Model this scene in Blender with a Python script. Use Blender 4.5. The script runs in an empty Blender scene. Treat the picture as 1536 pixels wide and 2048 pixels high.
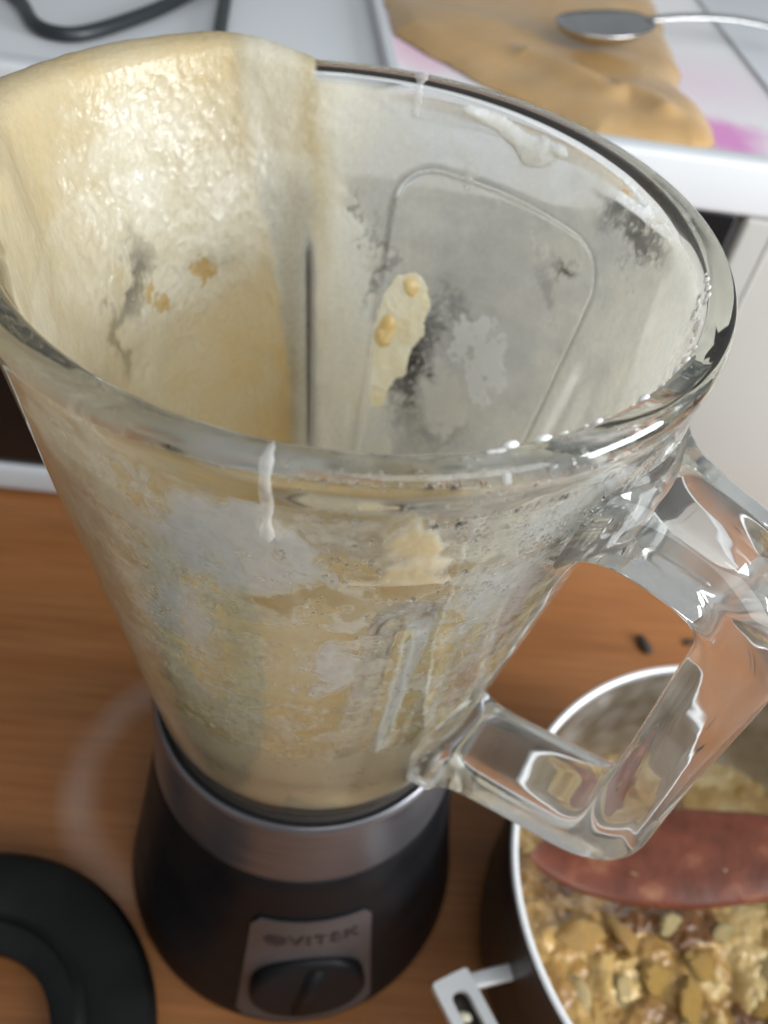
import bpy, bmesh, math, random
import numpy as np
from mathutils import Vector, Matrix
random.seed(7); np.random.seed(7)
R_ = math.radians
scene = bpy.context.scene
COL = scene.collection

# ------------------------------------------------------------------ camera
cam_d = bpy.data.cameras.new('camera'); cam = bpy.data.objects.new('camera', cam_d); COL.objects.link(cam)
cr = Vector((0.99261204, 0.03447341, 0.11633108)); cu = Vector((-0.10448895, 0.73021980, 0.67517487)); cf = Vector((0.06167168, 0.68234202, -0.72842706))
cam.matrix_world = Matrix(((cr.x, cu.x, -cf.x, 0.0), (cr.y, cu.y, -cf.y, -0.16161040), (cr.z, cu.z, -cf.z, 0.40685370), (0, 0, 0, 1)))
cam_d.sensor_fit = 'HORIZONTAL'; cam_d.sensor_width = 36.0; cam_d.lens = 1744.768/1536*36
cam_d.clip_start = 0.01; cam_d.clip_end = 50
cam_d.dof.use_dof = True; cam_d.dof.focus_distance = 0.165; cam_d.dof.aperture_fstop = 19.0
scene.camera = cam

# ------------------------------------------------------------------ light
world = bpy.data.worlds.new('World'); scene.world = world; world.use_nodes = True
wn = world.node_tree; bgn = wn.nodes['Background']
bgn.inputs[0].default_value = (0.91, 0.97, 1.0, 1); bgn.inputs[1].default_value = 0.36
def area(name, loc, target, sx, sy, power, col):
    l = bpy.data.lights.new(name, 'AREA'); l.shape = 'RECTANGLE'; l.size = sx; l.size_y = sy; l.energy = power; l.color = col
    o = bpy.data.objects.new(name, l); COL.objects.link(o); o.location = loc
    o.rotation_euler = (Vector(target)-Vector(loc)).to_track_quat('-Z', 'Y').to_euler()
    return o
area('window_light', (1.0, -0.24, 0.47), (0.0, 0.10, 0.30), 0.45, 0.55, 8.0, (0.95, 0.98, 1.0)).data.spread = R_(120)
area('front_fill_light', (0.50, -0.75, 0.95), (0.02, 0.05, 0.27), 0.9, 0.9, 3.6, (0.97, 0.985, 1.0)).data.spread = R_(110)  # unseen fill lamp, added to brighten the jug's near wall
scene.view_settings.view_transform = 'Standard'; scene.view_settings.look = 'None'
scene.view_settings.exposure = 0.12; scene.view_settings.gamma = 1.0; scene.view_settings.use_curve_mapping = False
cy = scene.cycles
cy.use_adaptive_sampling = True; cy.adaptive_threshold = 0.02; cy.max_bounces = 16; cy.transmission_bounces = 12; cy.transparent_max_bounces = 24; cy.diffuse_bounces = 5; cy.glossy_bounces = 8
cy.caustics_refractive = True; cy.caustics_reflective = True; cy.blur_glossy = 0.6
cy.sample_clamp_indirect = 8.0
cy.use_denoising = True
try: cy.denoiser = 'OPENIMAGEDENOISE'
except Exception: pass

# ------------------------------------------------------------------ noise
def _h(ix, iy, iz, seed):
    n = (ix*374761393 + iy*668265263 + iz*2147483647 % 1000003 * 7919 + seed*1013904223) & 0xffffffff
    n = ((n ^ (n >> 13)) * 1274126177) & 0xffffffff
    n = (n ^ (n >> 16))
    return (n & 0xffff)/65535.0
def vnoise(p, seed=0):
    p = np.asarray(p, float); i = np.floor(p).astype(np.int64); f = p-i; f = f*f*f*(f*(f*6-15)+10)
    out = 0
    for dx in (0, 1):
        for dy in (0, 1):
            for dz in (0, 1):
                w = (f[..., 0] if dx else 1-f[..., 0])*(f[..., 1] if dy else 1-f[..., 1])*(f[..., 2] if dz else 1-f[..., 2])
                out = out + w*_h(i[..., 0]+dx, i[..., 1]+dy, i[..., 2]+dz, seed)
    return out
def fbm(p, seed=0, oct=4, gain=.5):
    a = 1; s = 0; t = 0; p = np.asarray(p, float)
    for o in range(oct):
        s = s + a*vnoise(p*(2.03**o)+o*17.3, seed+o); t += a; a *= gain
    return s/t
def S(a, b, x):
    t = np.clip((x-a)/(b-a), 0, 1); return t*t*(3-2*t)

# ------------------------------------------------------------------ object helpers
def tag(o, label, cat, group=None, kind=None):
    if label: o['label'] = label
    if cat: o['category'] = cat
    if group: o['group'] = group
    if kind: o['kind'] = kind
    return o
def empty(name, loc=(0, 0, 0)):
    o = bpy.data.objects.new(name, None); COL.objects.link(o); o.location = loc; o.empty_display_size = .02; return o
def link(name, me, mat, parent=None, smooth=True):
    o = bpy.data.objects.new(name, me); COL.objects.link(o)
    if mat and not me.materials: me.materials.append(mat)
    if parent is not None:
        o.parent = parent; o.matrix_parent_inverse = Matrix.Translation(-parent.location) if parent.type == 'EMPTY' else Matrix()
    if smooth: me.shade_smooth()
    return o
def np_mesh(name, V, F):
    me = bpy.data.meshes.new(name); V = np.asarray(V, np.float32); F = np.asarray(F, np.int32)
    me.vertices.add(len(V)); me.vertices.foreach_set('co', V.ravel())
    k = F.shape[1]; me.loops.add(F.size); me.loops.foreach_set('vertex_index', F.ravel())
    me.polygons.add(len(F)); me.polygons.foreach_set('loop_start', np.arange(0, F.size, k, dtype=np.int32))
    me.polygons.foreach_set('loop_total', np.full(len(F), k, np.int32))
    me.update(calc_edges=True); me.validate(); return me
def py_mesh(name, V, F):
    me = bpy.data.meshes.new(name); me.from_pydata([tuple(v) for v in V], [], F); me.update(); return me
def grid_faces(nr, nt, wrap=True):
    i = np.arange(nr-1)[:, None]; j = np.arange(nt if wrap else nt-1)[None, :]; j2 = (j+1) % nt
    a = i*nt+j; b = i*nt+j2; c = (i+1)*nt+j2; d = (i+1)*nt+j
    return np.stack([a+0*b, b, c, d], -1).reshape(-1, 4)
def lathe(name, prof, mat, parent=None, nt=128, loc=(0, 0, 0), close=True, sharp=30):
    """closed profile (r,z) list turned about z"""
    th = np.linspace(0, 2*np.pi, nt, endpoint=False); P = np.array(prof+([prof[0]] if close else []), float)
    V = np.stack([P[:, 0][:, None]*np.cos(th)+loc[0], P[:, 0][:, None]*np.sin(th)+loc[1], P[:, 1][:, None]+0*th+loc[2]], -1)
    n = len(P)-(1 if close else 0)
    F = grid_faces(len(P), nt)
    if close: F = np.where(F >= n*nt, F-n*nt, F)
    me = np_mesh(name, V[:n].reshape(-1, 3), F)
    bm = bmesh.new(); bm.from_mesh(me); bmesh.ops.remove_doubles(bm, verts=bm.verts, dist=1e-6); bmesh.ops.dissolve_degenerate(bm, edges=bm.edges, dist=1e-7)
    bmesh.ops.recalc_face_normals(bm, faces=bm.faces); bm.to_mesh(me); bm.free()
    o = link(name, me, mat, parent); soft(o, sharp); return o
def soft(o, ang=30):
    me = o.data
    bm = bmesh.new(); bm.from_mesh(me)
    for e in bm.edges:
        e.smooth = not (len(e.link_faces) == 2 and e.calc_face_angle(0) > R_(ang))
    bm.to_mesh(me); bm.free(); me.shade_smooth() if False else None
    return o
def box(name, c, s, mat, parent=None, bev=.002, seg=2, rotz=0):
    bm = bmesh.new(); bmesh.ops.create_cube(bm, size=1)
    bmesh.ops.scale(bm, vec=s, verts=bm.verts)
    if bev: bmesh.ops.bevel(bm, geom=list(bm.edges), offset=bev, segments=seg, affect='EDGES', profile=.5)
    bmesh.ops.rotate(bm, cent=(0, 0, 0), matrix=Matrix.Rotation(rotz, 3, 'Z'), verts=bm.verts)
    bmesh.ops.translate(bm, vec=c, verts=bm.verts)
    me = bpy.data.meshes.new(name); bm.to_mesh(me); bm.free()
    o = link(name, me, mat, parent); soft(o, 50); return o
def spline(pts, n):
    """Catmull-Rom through pts"""
    P = np.array(pts, float); P = np.vstack([2*P[0]-P[1], P, 2*P[-1]-P[-2]]); out = []
    m = len(P)-3
    for k in range(n):
        u = k/(n-1)*m; i = min(int(u), m-1); t = u-i; p0, p1, p2, p3 = P[i:i+4]
        out.append(.5*((2*p1)+(-p0+p2)*t+(2*p0-5*p1+4*p2-p3)*t*t+(-p0+3*p1-3*p2+p3)*t**3))
    return np.array(out)
def tube(name, pts, rad, mat, parent=None, ns=12, n=120):
    P = spline(pts, n); T = np.gradient(P, axis=0); T /= np.linalg.norm(T, axis=1)[:, None]
    N = np.cross(T, [0, 0, 1.0]); N /= np.maximum(np.linalg.norm(N, axis=1), 1e-6)[:, None]; B = np.cross(N, T)
    a = np.linspace(0, 2*np.pi, ns, endpoint=False); r = np.broadcast_to(rad, (n,))[:, None, None]
    V = P[:, None]+r*(np.cos(a)[None, :, None]*N[:, None]+np.sin(a)[None, :, None]*B[:, None])
    F = [list(x) for x in grid_faces(n, ns)]+[list(range(ns))[::-1], [(n-1)*ns+k for k in range(ns)]]
    return link(name, py_mesh(name, V.reshape(-1, 3), F), mat, parent)

# ------------------------------------------------------------------ materials
def mat(name, col, rough=.5, metal=0., spec=.5, **kw):
    m = bpy.data.materials.new(name); m.use_nodes = True; b = m.node_tree.nodes['Principled BSDF']
    b.inputs['Base Color'].default_value = (*col, 1); b.inputs['Roughness'].default_value = rough; b.inputs['Metallic'].default_value = metal
    b.inputs['Specular IOR Level'].default_value = spec
    for k, v in kw.items(): b.inputs[k.replace('_', ' ')].default_value = v
    return m
def N(m, t, **kw):
    n = m.node_tree.nodes.new(t)
    for k, v in kw.items(): setattr(n, k, v)
    return n
def L(m, a, b): m.node_tree.links.new(a, b)
def noise_col(m, cols, scale, detail=4, stretch=(1, 1, 1), dist=0, bump=0, bscale=None, rvar=None, coord='Object'):
    """colour ramp over noise in object space, optional bump and roughness variation"""
    b = m.node_tree.nodes['Principled BSDF']; tc = N(m, 'ShaderNodeTexCoord'); mp = N(m, 'ShaderNodeMapping'); mp.inputs['Scale'].default_value = stretch
    L(m, tc.outputs[coord], mp.inputs['Vector']); nz = N(m, 'ShaderNodeTexNoise'); nz.inputs['Scale'].default_value = scale; nz.inputs['Detail'].default_value = detail; nz.inputs['Distortion'].default_value = dist
    L(m, mp.outputs[0], nz.inputs['Vector']); rp = N(m, 'ShaderNodeValToRGB'); el = rp.color_ramp.elements
    while len(el) < len(cols): el.new(.5)
    for e, (p, c) in zip(el, cols): e.position = p; e.color = (*c, 1)
    L(m, nz.outputs[0], rp.inputs[0]); L(m, rp.outputs[0], b.inputs['Base Color'])
    if bump:
        n2 = N(m, 'ShaderNodeTexNoise'); n2.inputs['Scale'].default_value = bscale or scale*3; n2.inputs['Detail'].default_value = 5; L(m, mp.outputs[0], n2.inputs['Vector'])
        bp = N(m, 'ShaderNodeBump'); bp.inputs['Strength'].default_value = 1; bp.inputs['Distance'].default_value = bump; L(m, n2.outputs[0], bp.inputs['Height']); L(m, bp.outputs[0], b.inputs['Normal'])
    if rvar:
        mr = N(m, 'ShaderNodeMapRange'); mr.inputs['To Min'].default_value = rvar[0]; mr.inputs['To Max'].default_value = rvar[1]
        mr.inputs['From Min'].default_value = .3; mr.inputs['From Max'].default_value = .7; L(m, nz.outputs[0], mr.inputs[0]); L(m, mr.outputs[0], b.inputs['Roughness'])
    return m

M = {}
# varnished wood veneer, grain along x
m = mat('wood', (.3, .14, .06), .3, spec=.28); M['wood'] = m
b = m.node_tree.nodes['Principled BSDF']; tc = N(m, 'ShaderNodeTexCoord')
mp = N(m, 'ShaderNodeMapping'); mp.inputs['Scale'].default_value = (2.2, 26, 10); mp.inputs['Rotation'].default_value = (0, 0, R_(4)); L(m, tc.outputs['Object'], mp.inputs['Vector'])
n1 = N(m, 'ShaderNodeTexNoise'); n1.inputs['Scale'].default_value = 1.6; n1.inputs['Detail'].default_value = 7; n1.inputs['Distortion'].default_value = .5; L(m, mp.outputs[0], n1.inputs['Vector'])
rp = N(m, 'ShaderNodeValToRGB'); el = rp.color_ramp.elements; el.new(.5)
for e, (p, c) in zip(el, [(.25, (.265, .102, .034)), (.5, (.305, .124, .043)), (.75, (.345, .147, .055))]): e.position = p; e.color = (*c, 1)
L(m, n1.outputs[0], rp.inputs[0])
mp2 = N(m, 'ShaderNodeMapping'); mp2.inputs['Scale'].default_value = (14, 420, 10); mp2.inputs['Rotation'].default_value = (0, 0, R_(4)); L(m, tc.outputs['Object'], mp2.inputs['Vector'])
n2 = N(m, 'ShaderNodeTexNoise'); n2.inputs['Scale'].default_value = 1; n2.inputs['Detail'].default_value = 3; L(m, mp2.outputs[0], n2.inputs['Vector'])
mr = N(m, 'ShaderNodeMapRange'); mr.inputs['From Min'].default_value = .3; mr.inputs['From Max'].default_value = .7; mr.inputs['To Min'].default_value = .78; mr.inputs['To Max'].default_value = 1.12; L(m, n2.outputs[0], mr.inputs[0])
mx = N(m, 'ShaderNodeMix', data_type='RGBA', blend_type='MULTIPLY'); mx.inputs[0].default_value = 1; L(m, rp.outputs[0], mx.inputs[6]); L(m, mr.outputs[0], mx.inputs[7])
# pale arc left of the blender: part of a ring, broken up by noise
sp = N(m, 'ShaderNodeVectorMath', operation='DISTANCE'); sp.inputs[1].default_value = (-.047, .028, 0)
nzs = N(m, 'ShaderNodeTexNoise'); nzs.inputs['Scale'].default_value = 22; L(m, tc.outputs['Object'], nzs.inputs['Vector'])
L(m, tc.outputs['Object'], sp.inputs[0])
ring = N(m, 'ShaderNodeMath', operation='SUBTRACT'); L(m, sp.outputs['Value'], ring.inputs[0]); ring.inputs[1].default_value = .058
ab = N(m, 'ShaderNodeMath', operation='ABSOLUTE'); L(m, ring.outputs[0], ab.inputs[0])
mrr = N(m, 'ShaderNodeMapRange'); mrr.inputs['From Min'].default_value = .002; mrr.inputs['From Max'].default_value = .012; mrr.inputs['To Min'].default_value = .55; mrr.inputs['To Max'].default_value = 0; L(m, ab.outputs[0], mrr.inputs[0])
mul = N(m, 'ShaderNodeMath', operation='MULTIPLY'); L(m, mrr.outputs[0], mul.inputs[0]); L(m, nzs.outputs[0], mul.inputs[1])
sxx = N(m, 'ShaderNodeSeparateXYZ'); L(m, tc.outputs['Object'], sxx.inputs[0]); lft = N(m, 'ShaderNodeMapRange'); lft.inputs['From Min'].default_value = -.075; lft.inputs['From Max'].default_value = -.055; lft.inputs['To Min'].default_value = 1; lft.inputs['To Max'].default_value = 0; L(m, sxx.outputs[0], lft.inputs[0])
mul2 = N(m, 'ShaderNodeMath', operation='MULTIPLY'); L(m, mul.outputs[0], mul2.inputs[0]); L(m, lft.outputs[0], mul2.inputs[1])
mx2 = N(m, 'ShaderNodeMix', data_type='RGBA'); L(m, mul2.outputs[0], mx2.inputs[0]); L(m, mx.outputs[2], mx2.inputs[6]); mx2.inputs[7].default_value = (.5, .38, .32, 1)
L(m, mx2.outputs[2], b.inputs['Base Color'])
mr3 = N(m, 'ShaderNodeMapRange'); mr3.inputs['To Min'].default_value = .28; mr3.inputs['To Max'].default_value = .46; L(m, nzs.outputs[0], mr3.inputs[0]); L(m, mr3.outputs[0], b.inputs['Roughness'])

def glass(name, col, rough=0.0, wob=0.0, wscale=60):
    m = bpy.data.materials.new(name); m.use_nodes = True; nt = m.node_tree; nt.nodes.remove(nt.nodes['Principled BSDF'])
    g = N(m, 'ShaderNodeBsdfGlass'); g.inputs['Color'].default_value = (*col, 1); g.inputs['IOR'].default_value = 1.5; g.inputs['Roughness'].default_value = rough
    L(m, g.outputs[0], nt.nodes['Material Output'].inputs['Surface'])
    if wob:
        tc = N(m, 'ShaderNodeTexCoord'); nz = N(m, 'ShaderNodeTexNoise'); nz.inputs['Scale'].default_value = wscale; nz.inputs['Detail'].default_value = 2; L(m, tc.outputs['Object'], nz.inputs['Vector'])
        bp = N(m, 'ShaderNodeBump'); bp.inputs['Strength'].default_value = 1; bp.inputs['Distance'].default_value = wob; L(m, nz.outputs[0], bp.inputs['Height']); L(m, bp.outputs[0], g.inputs['Normal'])
    return m
M['glass'] = glass('jug_glass', (.98, .985, .978), 0, .00035, 45)
M['handle_glass'] = m = glass('handle_glass', (.97, .975, .97), .02, .00012, 60)
# pale haze mixed into the glass colour, standing in for soft milky reflections
nt = m.node_tree; g = nt.nodes['Glass BSDF']; tl = N(m, 'ShaderNodeBsdfTranslucent'); tl.inputs['Color'].default_value = (.86, .87, .84, 1); df = N(m, 'ShaderNodeBsdfDiffuse'); df.inputs['Color'].default_value = (.86, .87, .84, 1)
ad_ = N(m, 'ShaderNodeMixShader'); ad_.inputs[0].default_value = .5; L(m, df.outputs[0], ad_.inputs[1]); L(m, tl.outputs[0], ad_.inputs[2])
tc = N(m, 'ShaderNodeTexCoord'); nz = N(m, 'ShaderNodeTexNoise'); nz.inputs['Scale'].default_value = 55; nz.inputs['Detail'].default_value = 5; L(m, tc.outputs['Object'], nz.inputs['Vector'])
mr = N(m, 'ShaderNodeMapRange'); mr.inputs['From Min'].default_value = .4; mr.inputs['From Max'].default_value = .7; mr.inputs['To Min'].default_value = .03; mr.inputs['To Max'].default_value = .17; L(m, nz.outputs[0], mr.inputs[0])
mg = N(m, 'ShaderNodeMixShader'); L(m, mr.outputs[0], mg.inputs[0]); L(m, g.outputs[0], mg.inputs[1]); L(m, ad_.outputs[0], mg.inputs[2]); L(m, mg.outputs[0], nt.nodes['Material Output'].inputs['Surface'])
M['drop'] = glass('water', (.98, .985, .98)); M['drop'].node_tree.nodes['Glass BSDF'].inputs['IOR'].default_value = 1.33

# batter film: opacity and colour from point attributes (how thick the smear is, how much pulp is in it)
def batter_ramp(m, ay):
    rp = N(m, 'ShaderNodeValToRGB'); el = rp.color_ramp.elements; el.new(.5); el.new(.8)
    for e, (p, c) in zip(el, [(0, (.86, .875, .87)), (.35, (.875, .845, .725)), (.68, (.655, .565, .37)), (1.0, (.64, .45, .18))]): e.position = p; e.color = (*c, 1)
    L(m, ay.outputs['Fac'], rp.inputs[0]); return rp
def film_mat(name):
    m = bpy.data.materials.new(name); m.use_nodes = True; nt = m.node_tree; b = nt.nodes['Principled BSDF']; out = nt.nodes['Material Output']
    ao = N(m, 'ShaderNodeAttribute', attribute_name='thick'); ay = N(m, 'ShaderNodeAttribute', attribute_name='pulp')
    tc = N(m, 'ShaderNodeTexCoord')
    nz = N(m, 'ShaderNodeTexNoise'); nz.inputs['Scale'].default_value = 160; nz.inputs['Detail'].default_value = 6; L(m, tc.outputs['Object'], nz.inputs['Vector'])
    nb = N(m, 'ShaderNodeTexNoise'); nb.inputs['Scale'].default_value = 700; nb.inputs['Detail'].default_value = 4; L(m, tc.outputs['Object'], nb.inputs['Vector'])
    cr_ = batter_ramp(m, ay)
    L(m, cr_.outputs[0], b.inputs['Base Color'])
    b.inputs['Roughness'].default_value = .5; b.inputs['Specular IOR Level'].default_value = .25
    ad = N(m, 'ShaderNodeMath', operation='MULTIPLY'); L(m, nz.outputs[0], ad.inputs[0]); L(m, ao.outputs['Fac'], ad.inputs[1])
    bp = N(m, 'ShaderNodeBump'); bp.inputs['Strength'].default_value = .8; bp.inputs['Distance'].default_value = .00018; L(m, ad.outputs[0], bp.inputs['Height'])
    ad2 = N(m, 'ShaderNodeMath', operation='MULTIPLY'); L(m, nb.outputs[0], ad2.inputs[0]); L(m, ao.outputs['Fac'], ad2.inputs[1])
    bp2 = N(m, 'ShaderNodeBump'); bp2.inputs['Strength'].default_value = .8; bp2.inputs['Distance'].default_value = .0003; L(m, ad2.outputs[0], bp2.inputs['Height']); L(m, bp.outputs[0], bp2.inputs['Normal'])
    aw = N(m, 'ShaderNodeAttribute', attribute_name='wet'); nw = N(m, 'ShaderNodeTexNoise'); nw.inputs['Scale'].default_value = 330; nw.inputs['Detail'].default_value = 3; L(m, tc.outputs['Object'], nw.inputs['Vector'])
    ad3 = N(m, 'ShaderNodeMath', operation='MULTIPLY'); L(m, nw.outputs[0], ad3.inputs[0]); L(m, aw.outputs['Fac'], ad3.inputs[1])
    bp3 = N(m, 'ShaderNodeBump'); bp3.inputs['Strength'].default_value = 1; bp3.inputs['Distance'].default_value = .0012; L(m, ad3.outputs[0], bp3.inputs['Height']); L(m, bp2.outputs[0], bp3.inputs['Normal']); L(m, bp3.outputs[0], b.inputs['Coat Normal']); L(m, bp2.outputs[0], b.inputs['Normal']); cwm = N(m, 'ShaderNodeMapRange'); cwm.inputs['To Min'].default_value = .25; cwm.inputs['To Max'].default_value = 1.0; L(m, aw.outputs['Fac'], cwm.inputs[0]); L(m, cwm.outputs[0], b.inputs['Coat Weight']); b.inputs['Coat Roughness'].default_value = .035; b.inputs['Coat IOR'].default_value = 1.75
    tl = N(m, 'ShaderNodeBsdfTranslucent'); L(m, cr_.outputs[0], tl.inputs['Color'])
    m1 = N(m, 'ShaderNodeMixShader'); m1.inputs[0].default_value = .42; L(m, b.outputs[0], m1.inputs[1]); L(m, tl.outputs[0], m1.inputs[2])
    tr = N(m, 'ShaderNodeBsdfTransparent')
    # fine mottling of the film's opacity
    mr = N(m, 'ShaderNodeMapRange'); mr.inputs['From Min'].default_value = .25; mr.inputs['From Max'].default_value = .75; mr.inputs['To Min'].default_value = -.05; mr.inputs['To Max'].default_value = .05; L(m, nb.outputs[0], mr.inputs[0])
    sm = N(m, 'ShaderNodeMath', operation='ADD', use_clamp=True); L(m, ao.outputs['Fac'], sm.inputs[0]); L(m, mr.outputs[0], sm.inputs[1])
    m2 = N(m, 'ShaderNodeMixShader'); L(m, sm.outputs[0], m2.inputs[0]); L(m, tr.outputs[0], m2.inputs[1]); L(m, m1.outputs[0], m2.inputs[2])
    L(m, m2.outputs[0], out.inputs['Surface']); return m
M['film'] = film_mat('batter_film')
# jug glass: clear, but where batter clings to the inner face the wall shows the batter itself
m = M['glass']; nt = m.node_tree; g = nt.nodes['Glass BSDF']
ao = N(m, 'ShaderNodeAttribute', attribute_name='thick'); ay = N(m, 'ShaderNodeAttribute', attribute_name='pulp')
cl = batter_ramp(m, ay)
df = N(m, 'ShaderNodeBsdfDiffuse'); L(m, cl.outputs[0], df.inputs['Color']); tl = N(m, 'ShaderNodeBsdfTranslucent'); L(m, cl.outputs[0], tl.inputs['Color'])
ms = N(m, 'ShaderNodeMixShader'); ms.inputs[0].default_value = .5; L(m, df.outputs[0], ms.inputs[1]); L(m, tl.outputs[0], ms.inputs[2])
fx = N(m, 'ShaderNodeMath', operation='MULTIPLY', use_clamp=True); L(m, ao.outputs['Fac'], fx.inputs[0]); fx.inputs[1].default_value = .72
mg = N(m, 'ShaderNodeMixShader'); L(m, fx.outputs[0], mg.inputs[0]); L(m, g.outputs[0], mg.inputs[1]); L(m, ms.outputs[0], mg.inputs[2]); L(m, mg.outputs[0], nt.nodes['Material Output'].inputs['Surface'])
def wet(name, cols, scale, rough=.25, bump=.0006, bscale=300, sub=0.0):
    m = noise_col(mat(name, (.8, .65, .35), rough), cols, scale, bump=bump, bscale=bscale)
    b = m.node_tree.nodes['Principled BSDF']
    if sub: b.inputs['Subsurface Weight'].default_value = sub; b.inputs['Subsurface Radius'].default_value = (.006, .004, .002); b.inputs['Subsurface Scale'].default_value = 1
    return m
M['batter'] = wet('batter', [(.3, (.80, .64, .34)), (.6, (.87, .76, .50))], 60, .25, sub=.2)
M['cream'] = wet('cream_batter', [(.35, (.89, .80, .55)), (.7, (.93, .89, .74))], 120, .22, .0004, 500, sub=.2)
M['white_batter'] = wet('white_batter', [(.35, (.88, .88, .84)), (.7, (.94, .93, .89))], 200, .2, .0003, 600, sub=.2)
M['orange_batter'] = wet('orange_batter', [(.35, (.84, .58, .24)), (.7, (.88, .70, .38))], 160, .25, .0004, 500, sub=.2)
M['black_plastic'] = noise_col(mat('black_plastic', (.012, .012, .014), .38, spec=.11), [(.4, (.006, .006, .007)), (.7, (.010, .010, .011))], 30, rvar=(.32, .5))
M['lid_plastic'] = noise_col(mat('lid_plastic', (.012, .012, .012), .45, spec=.18), [(.4, (.005, .005, .005)), (.7, (.009, .009, .009))], 40, rvar=(.4, .6))
M['rubber'] = mat('rubber', (.02, .018, .016), .6)
M['satin_metal'] = noise_col(mat('satin_metal', (.42, .43, .46), .33, .85), [(.4, (.165, .165, .182)), (.65, (.22, .22, .24))], 40, stretch=(1, 1, 30), rvar=(.28, .4))
M['plate'] = noise_col(mat('plate', (.38, .36, .37), .4, .6), [(.4, (.10, .092, .094)), (.7, (.135, .123, .126))], 30, rvar=(.35, .5))
M['print'] = mat('print', (.02, .014, .014), .5)
M['steel'] = noise_col(mat('steel', (.5, .5, .5), .25, 1), [(.35, (.45, .45, .45)), (.7, (.58, .58, .57))], 20, bump=.00003, bscale=300, rvar=(.18, .34))
M['pot_steel'] = noise_col(mat('pot_steel', (.5, .5, .5), .35, 1), [(.35, (.46, .46, .46)), (.65, (.62, .62, .62))], 70, rvar=(.28, .5))
M['pot_dark'] = noise_col(mat('pot_dark', (.03, .022, .02), .35), [(.35, (.018, .014, .013)), (.7, (.04, .03, .026))], 24, rvar=(.25, .5))
M['pot_rim'] = mat('pot_rim', (.78, .79, .80), .35, .3)
M['white_enamel'] = noise_col(mat('white_enamel', (.78, .80, .83), .35), [(.3, (.53, .55, .575)), (.7, (.58, .60, .62))], 6, rvar=(.3, .45))
M['beige'] = noise_col(mat('beige', (.62, .60, .55), .45), [(.3, (.46, .455, .425)), (.7, (.50, .49, .455))], 5, rvar=(.4, .5))
M['door_glass'] = mat('door_glass', (.006, .006, .007), .12)
M['seam'] = mat('seam', (.35, .34, .31), .5)
M['cord'] = mat('cord', (.012, .016, .02), .45)
M['crumb'] = mat('crumb', (.03, .018, .012), .7)
M['puree'] = wet('puree', [(.3, (.42, .255, .105)), (.5, (.47, .30, .135)), (.75, (.52, .35, .18))], 26, .22, .0003, 120, sub=.12)
m = M['mush'] = wet('mush', [(.3, (.3, .2, .1)), (.7, (.4, .3, .1))], 90, .38, .0006, 200, sub=.3)
ati = N(m, 'ShaderNodeAttribute', attribute_name='tint'); rpt = N(m, 'ShaderNodeValToRGB'); el = rpt.color_ramp.elements; el.new(.3); el.new(.7)
for e_, (p_, c_) in zip(el, [(.0, (.13, .055, .015)), (.25, (.31, .17, .045)), (.6, (.48, .315, .11)), (1.0, (.60, .47, .24))]): e_.position = p_; e_.color = (*c_, 1)
L(m, ati.outputs['Fac'], rpt.inputs[0]); L(m, rpt.outputs[0], m.node_tree.nodes['Principled BSDF'].inputs['Base Color'])
for k, (c0, c1) in dict(apple0=((.42, .21, .045), (.58, .37, .11)), apple1=((.54, .38, .15), (.66, .53, .28)), apple2=((.22, .09, .02), (.46, .25, .07)), apple3=((.46, .24, .045), (.60, .40, .12))).items():
    M[k] = wet(k, [(.3, c0), (.7, c1)], 90, .42, .0007, 170, sub=.3)
m = noise_col(mat('red_silicone', (.24, .035, .02), .35), [(.38, (.105, .026, .011)), (.58, (.16, .038, .016)), (.76, (.29, .12, .055))], 70, bump=.0004, bscale=140, rvar=(.38, .55)); M['red'] = m
# tray: white plastic with faded pink print
m = mat('tray_plastic', (.78, .76, .77), .35); M['tray'] = m; b = m.node_tree.nodes['Principled BSDF']; tc = N(m, 'ShaderNodeTexCoord')
prev = None
def pink_spot(m, prev, c, r, col, soft_):
    d = N(m, 'ShaderNodeVectorMath', operation='DISTANCE'); d.inputs[1].default_value = c; mp = N(m, 'ShaderNodeMapping'); L(m, tc.outputs['Object'], mp.inputs[0])
    nz = N(m, 'ShaderNodeTexNoise'); nz.inputs['Scale'].default_value = 60; L(m, tc.outputs['Object'], nz.inputs['Vector'])
    ma = N(m, 'ShaderNodeVectorMath', operation='MULTIPLY_ADD'); L(m, nz.outputs['Color'], ma.inputs[0]); ma.inputs[1].default_value = (.02, .02, 0); L(m, tc.outputs['Object'], ma.inputs[2])
    L(m, ma.outputs[0], d.inputs[0])
    mr = N(m, 'ShaderNodeMapRange'); mr.inputs['From Min'].default_value = r*soft_; mr.inputs['From Max'].default_value = r; mr.inputs['To Min'].default_value = 1; mr.inputs['To Max'].default_value = 0; L(m, d.outputs['Value'], mr.inputs[0])
    mx = N(m, 'ShaderNodeMix', data_type='RGBA'); L(m, mr.outputs[0], mx.inputs[0]); mx.inputs[7].default_value = (*col, 1)
    if prev is None: mx.inputs[6].default_value = (.76, .75, .76, 1)
    else: L(m, prev, mx.inputs[6])
    return mx.outputs[2]
for c, r, col, so in [((.045, .31, .262), .06, (.78, .62, .70), .2), ((.17, .30, .262), .05, (.74, .62, .70), .1), ((.166, .240, .262), .026, (.66, .26, .55), .45), ((.03, .29, .262), .03, (.78, .55, .66), .3)]:
    prev = pink_spot(m, prev, c, r, col, so)
L(m, prev, b.inputs['Base Color'])

# ------------------------------------------------------------------ table
V = [(-3, -3, 0), (3, -3, 0), (3, 3, 0), (-3, 3, 0)]
t = link('table', py_mesh('table', V, [[0, 1, 2, 3]]), M['wood'], smooth=False)
tag(t, 'varnished orange brown wooden table top under everything', 'table', kind='structure')

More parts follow.
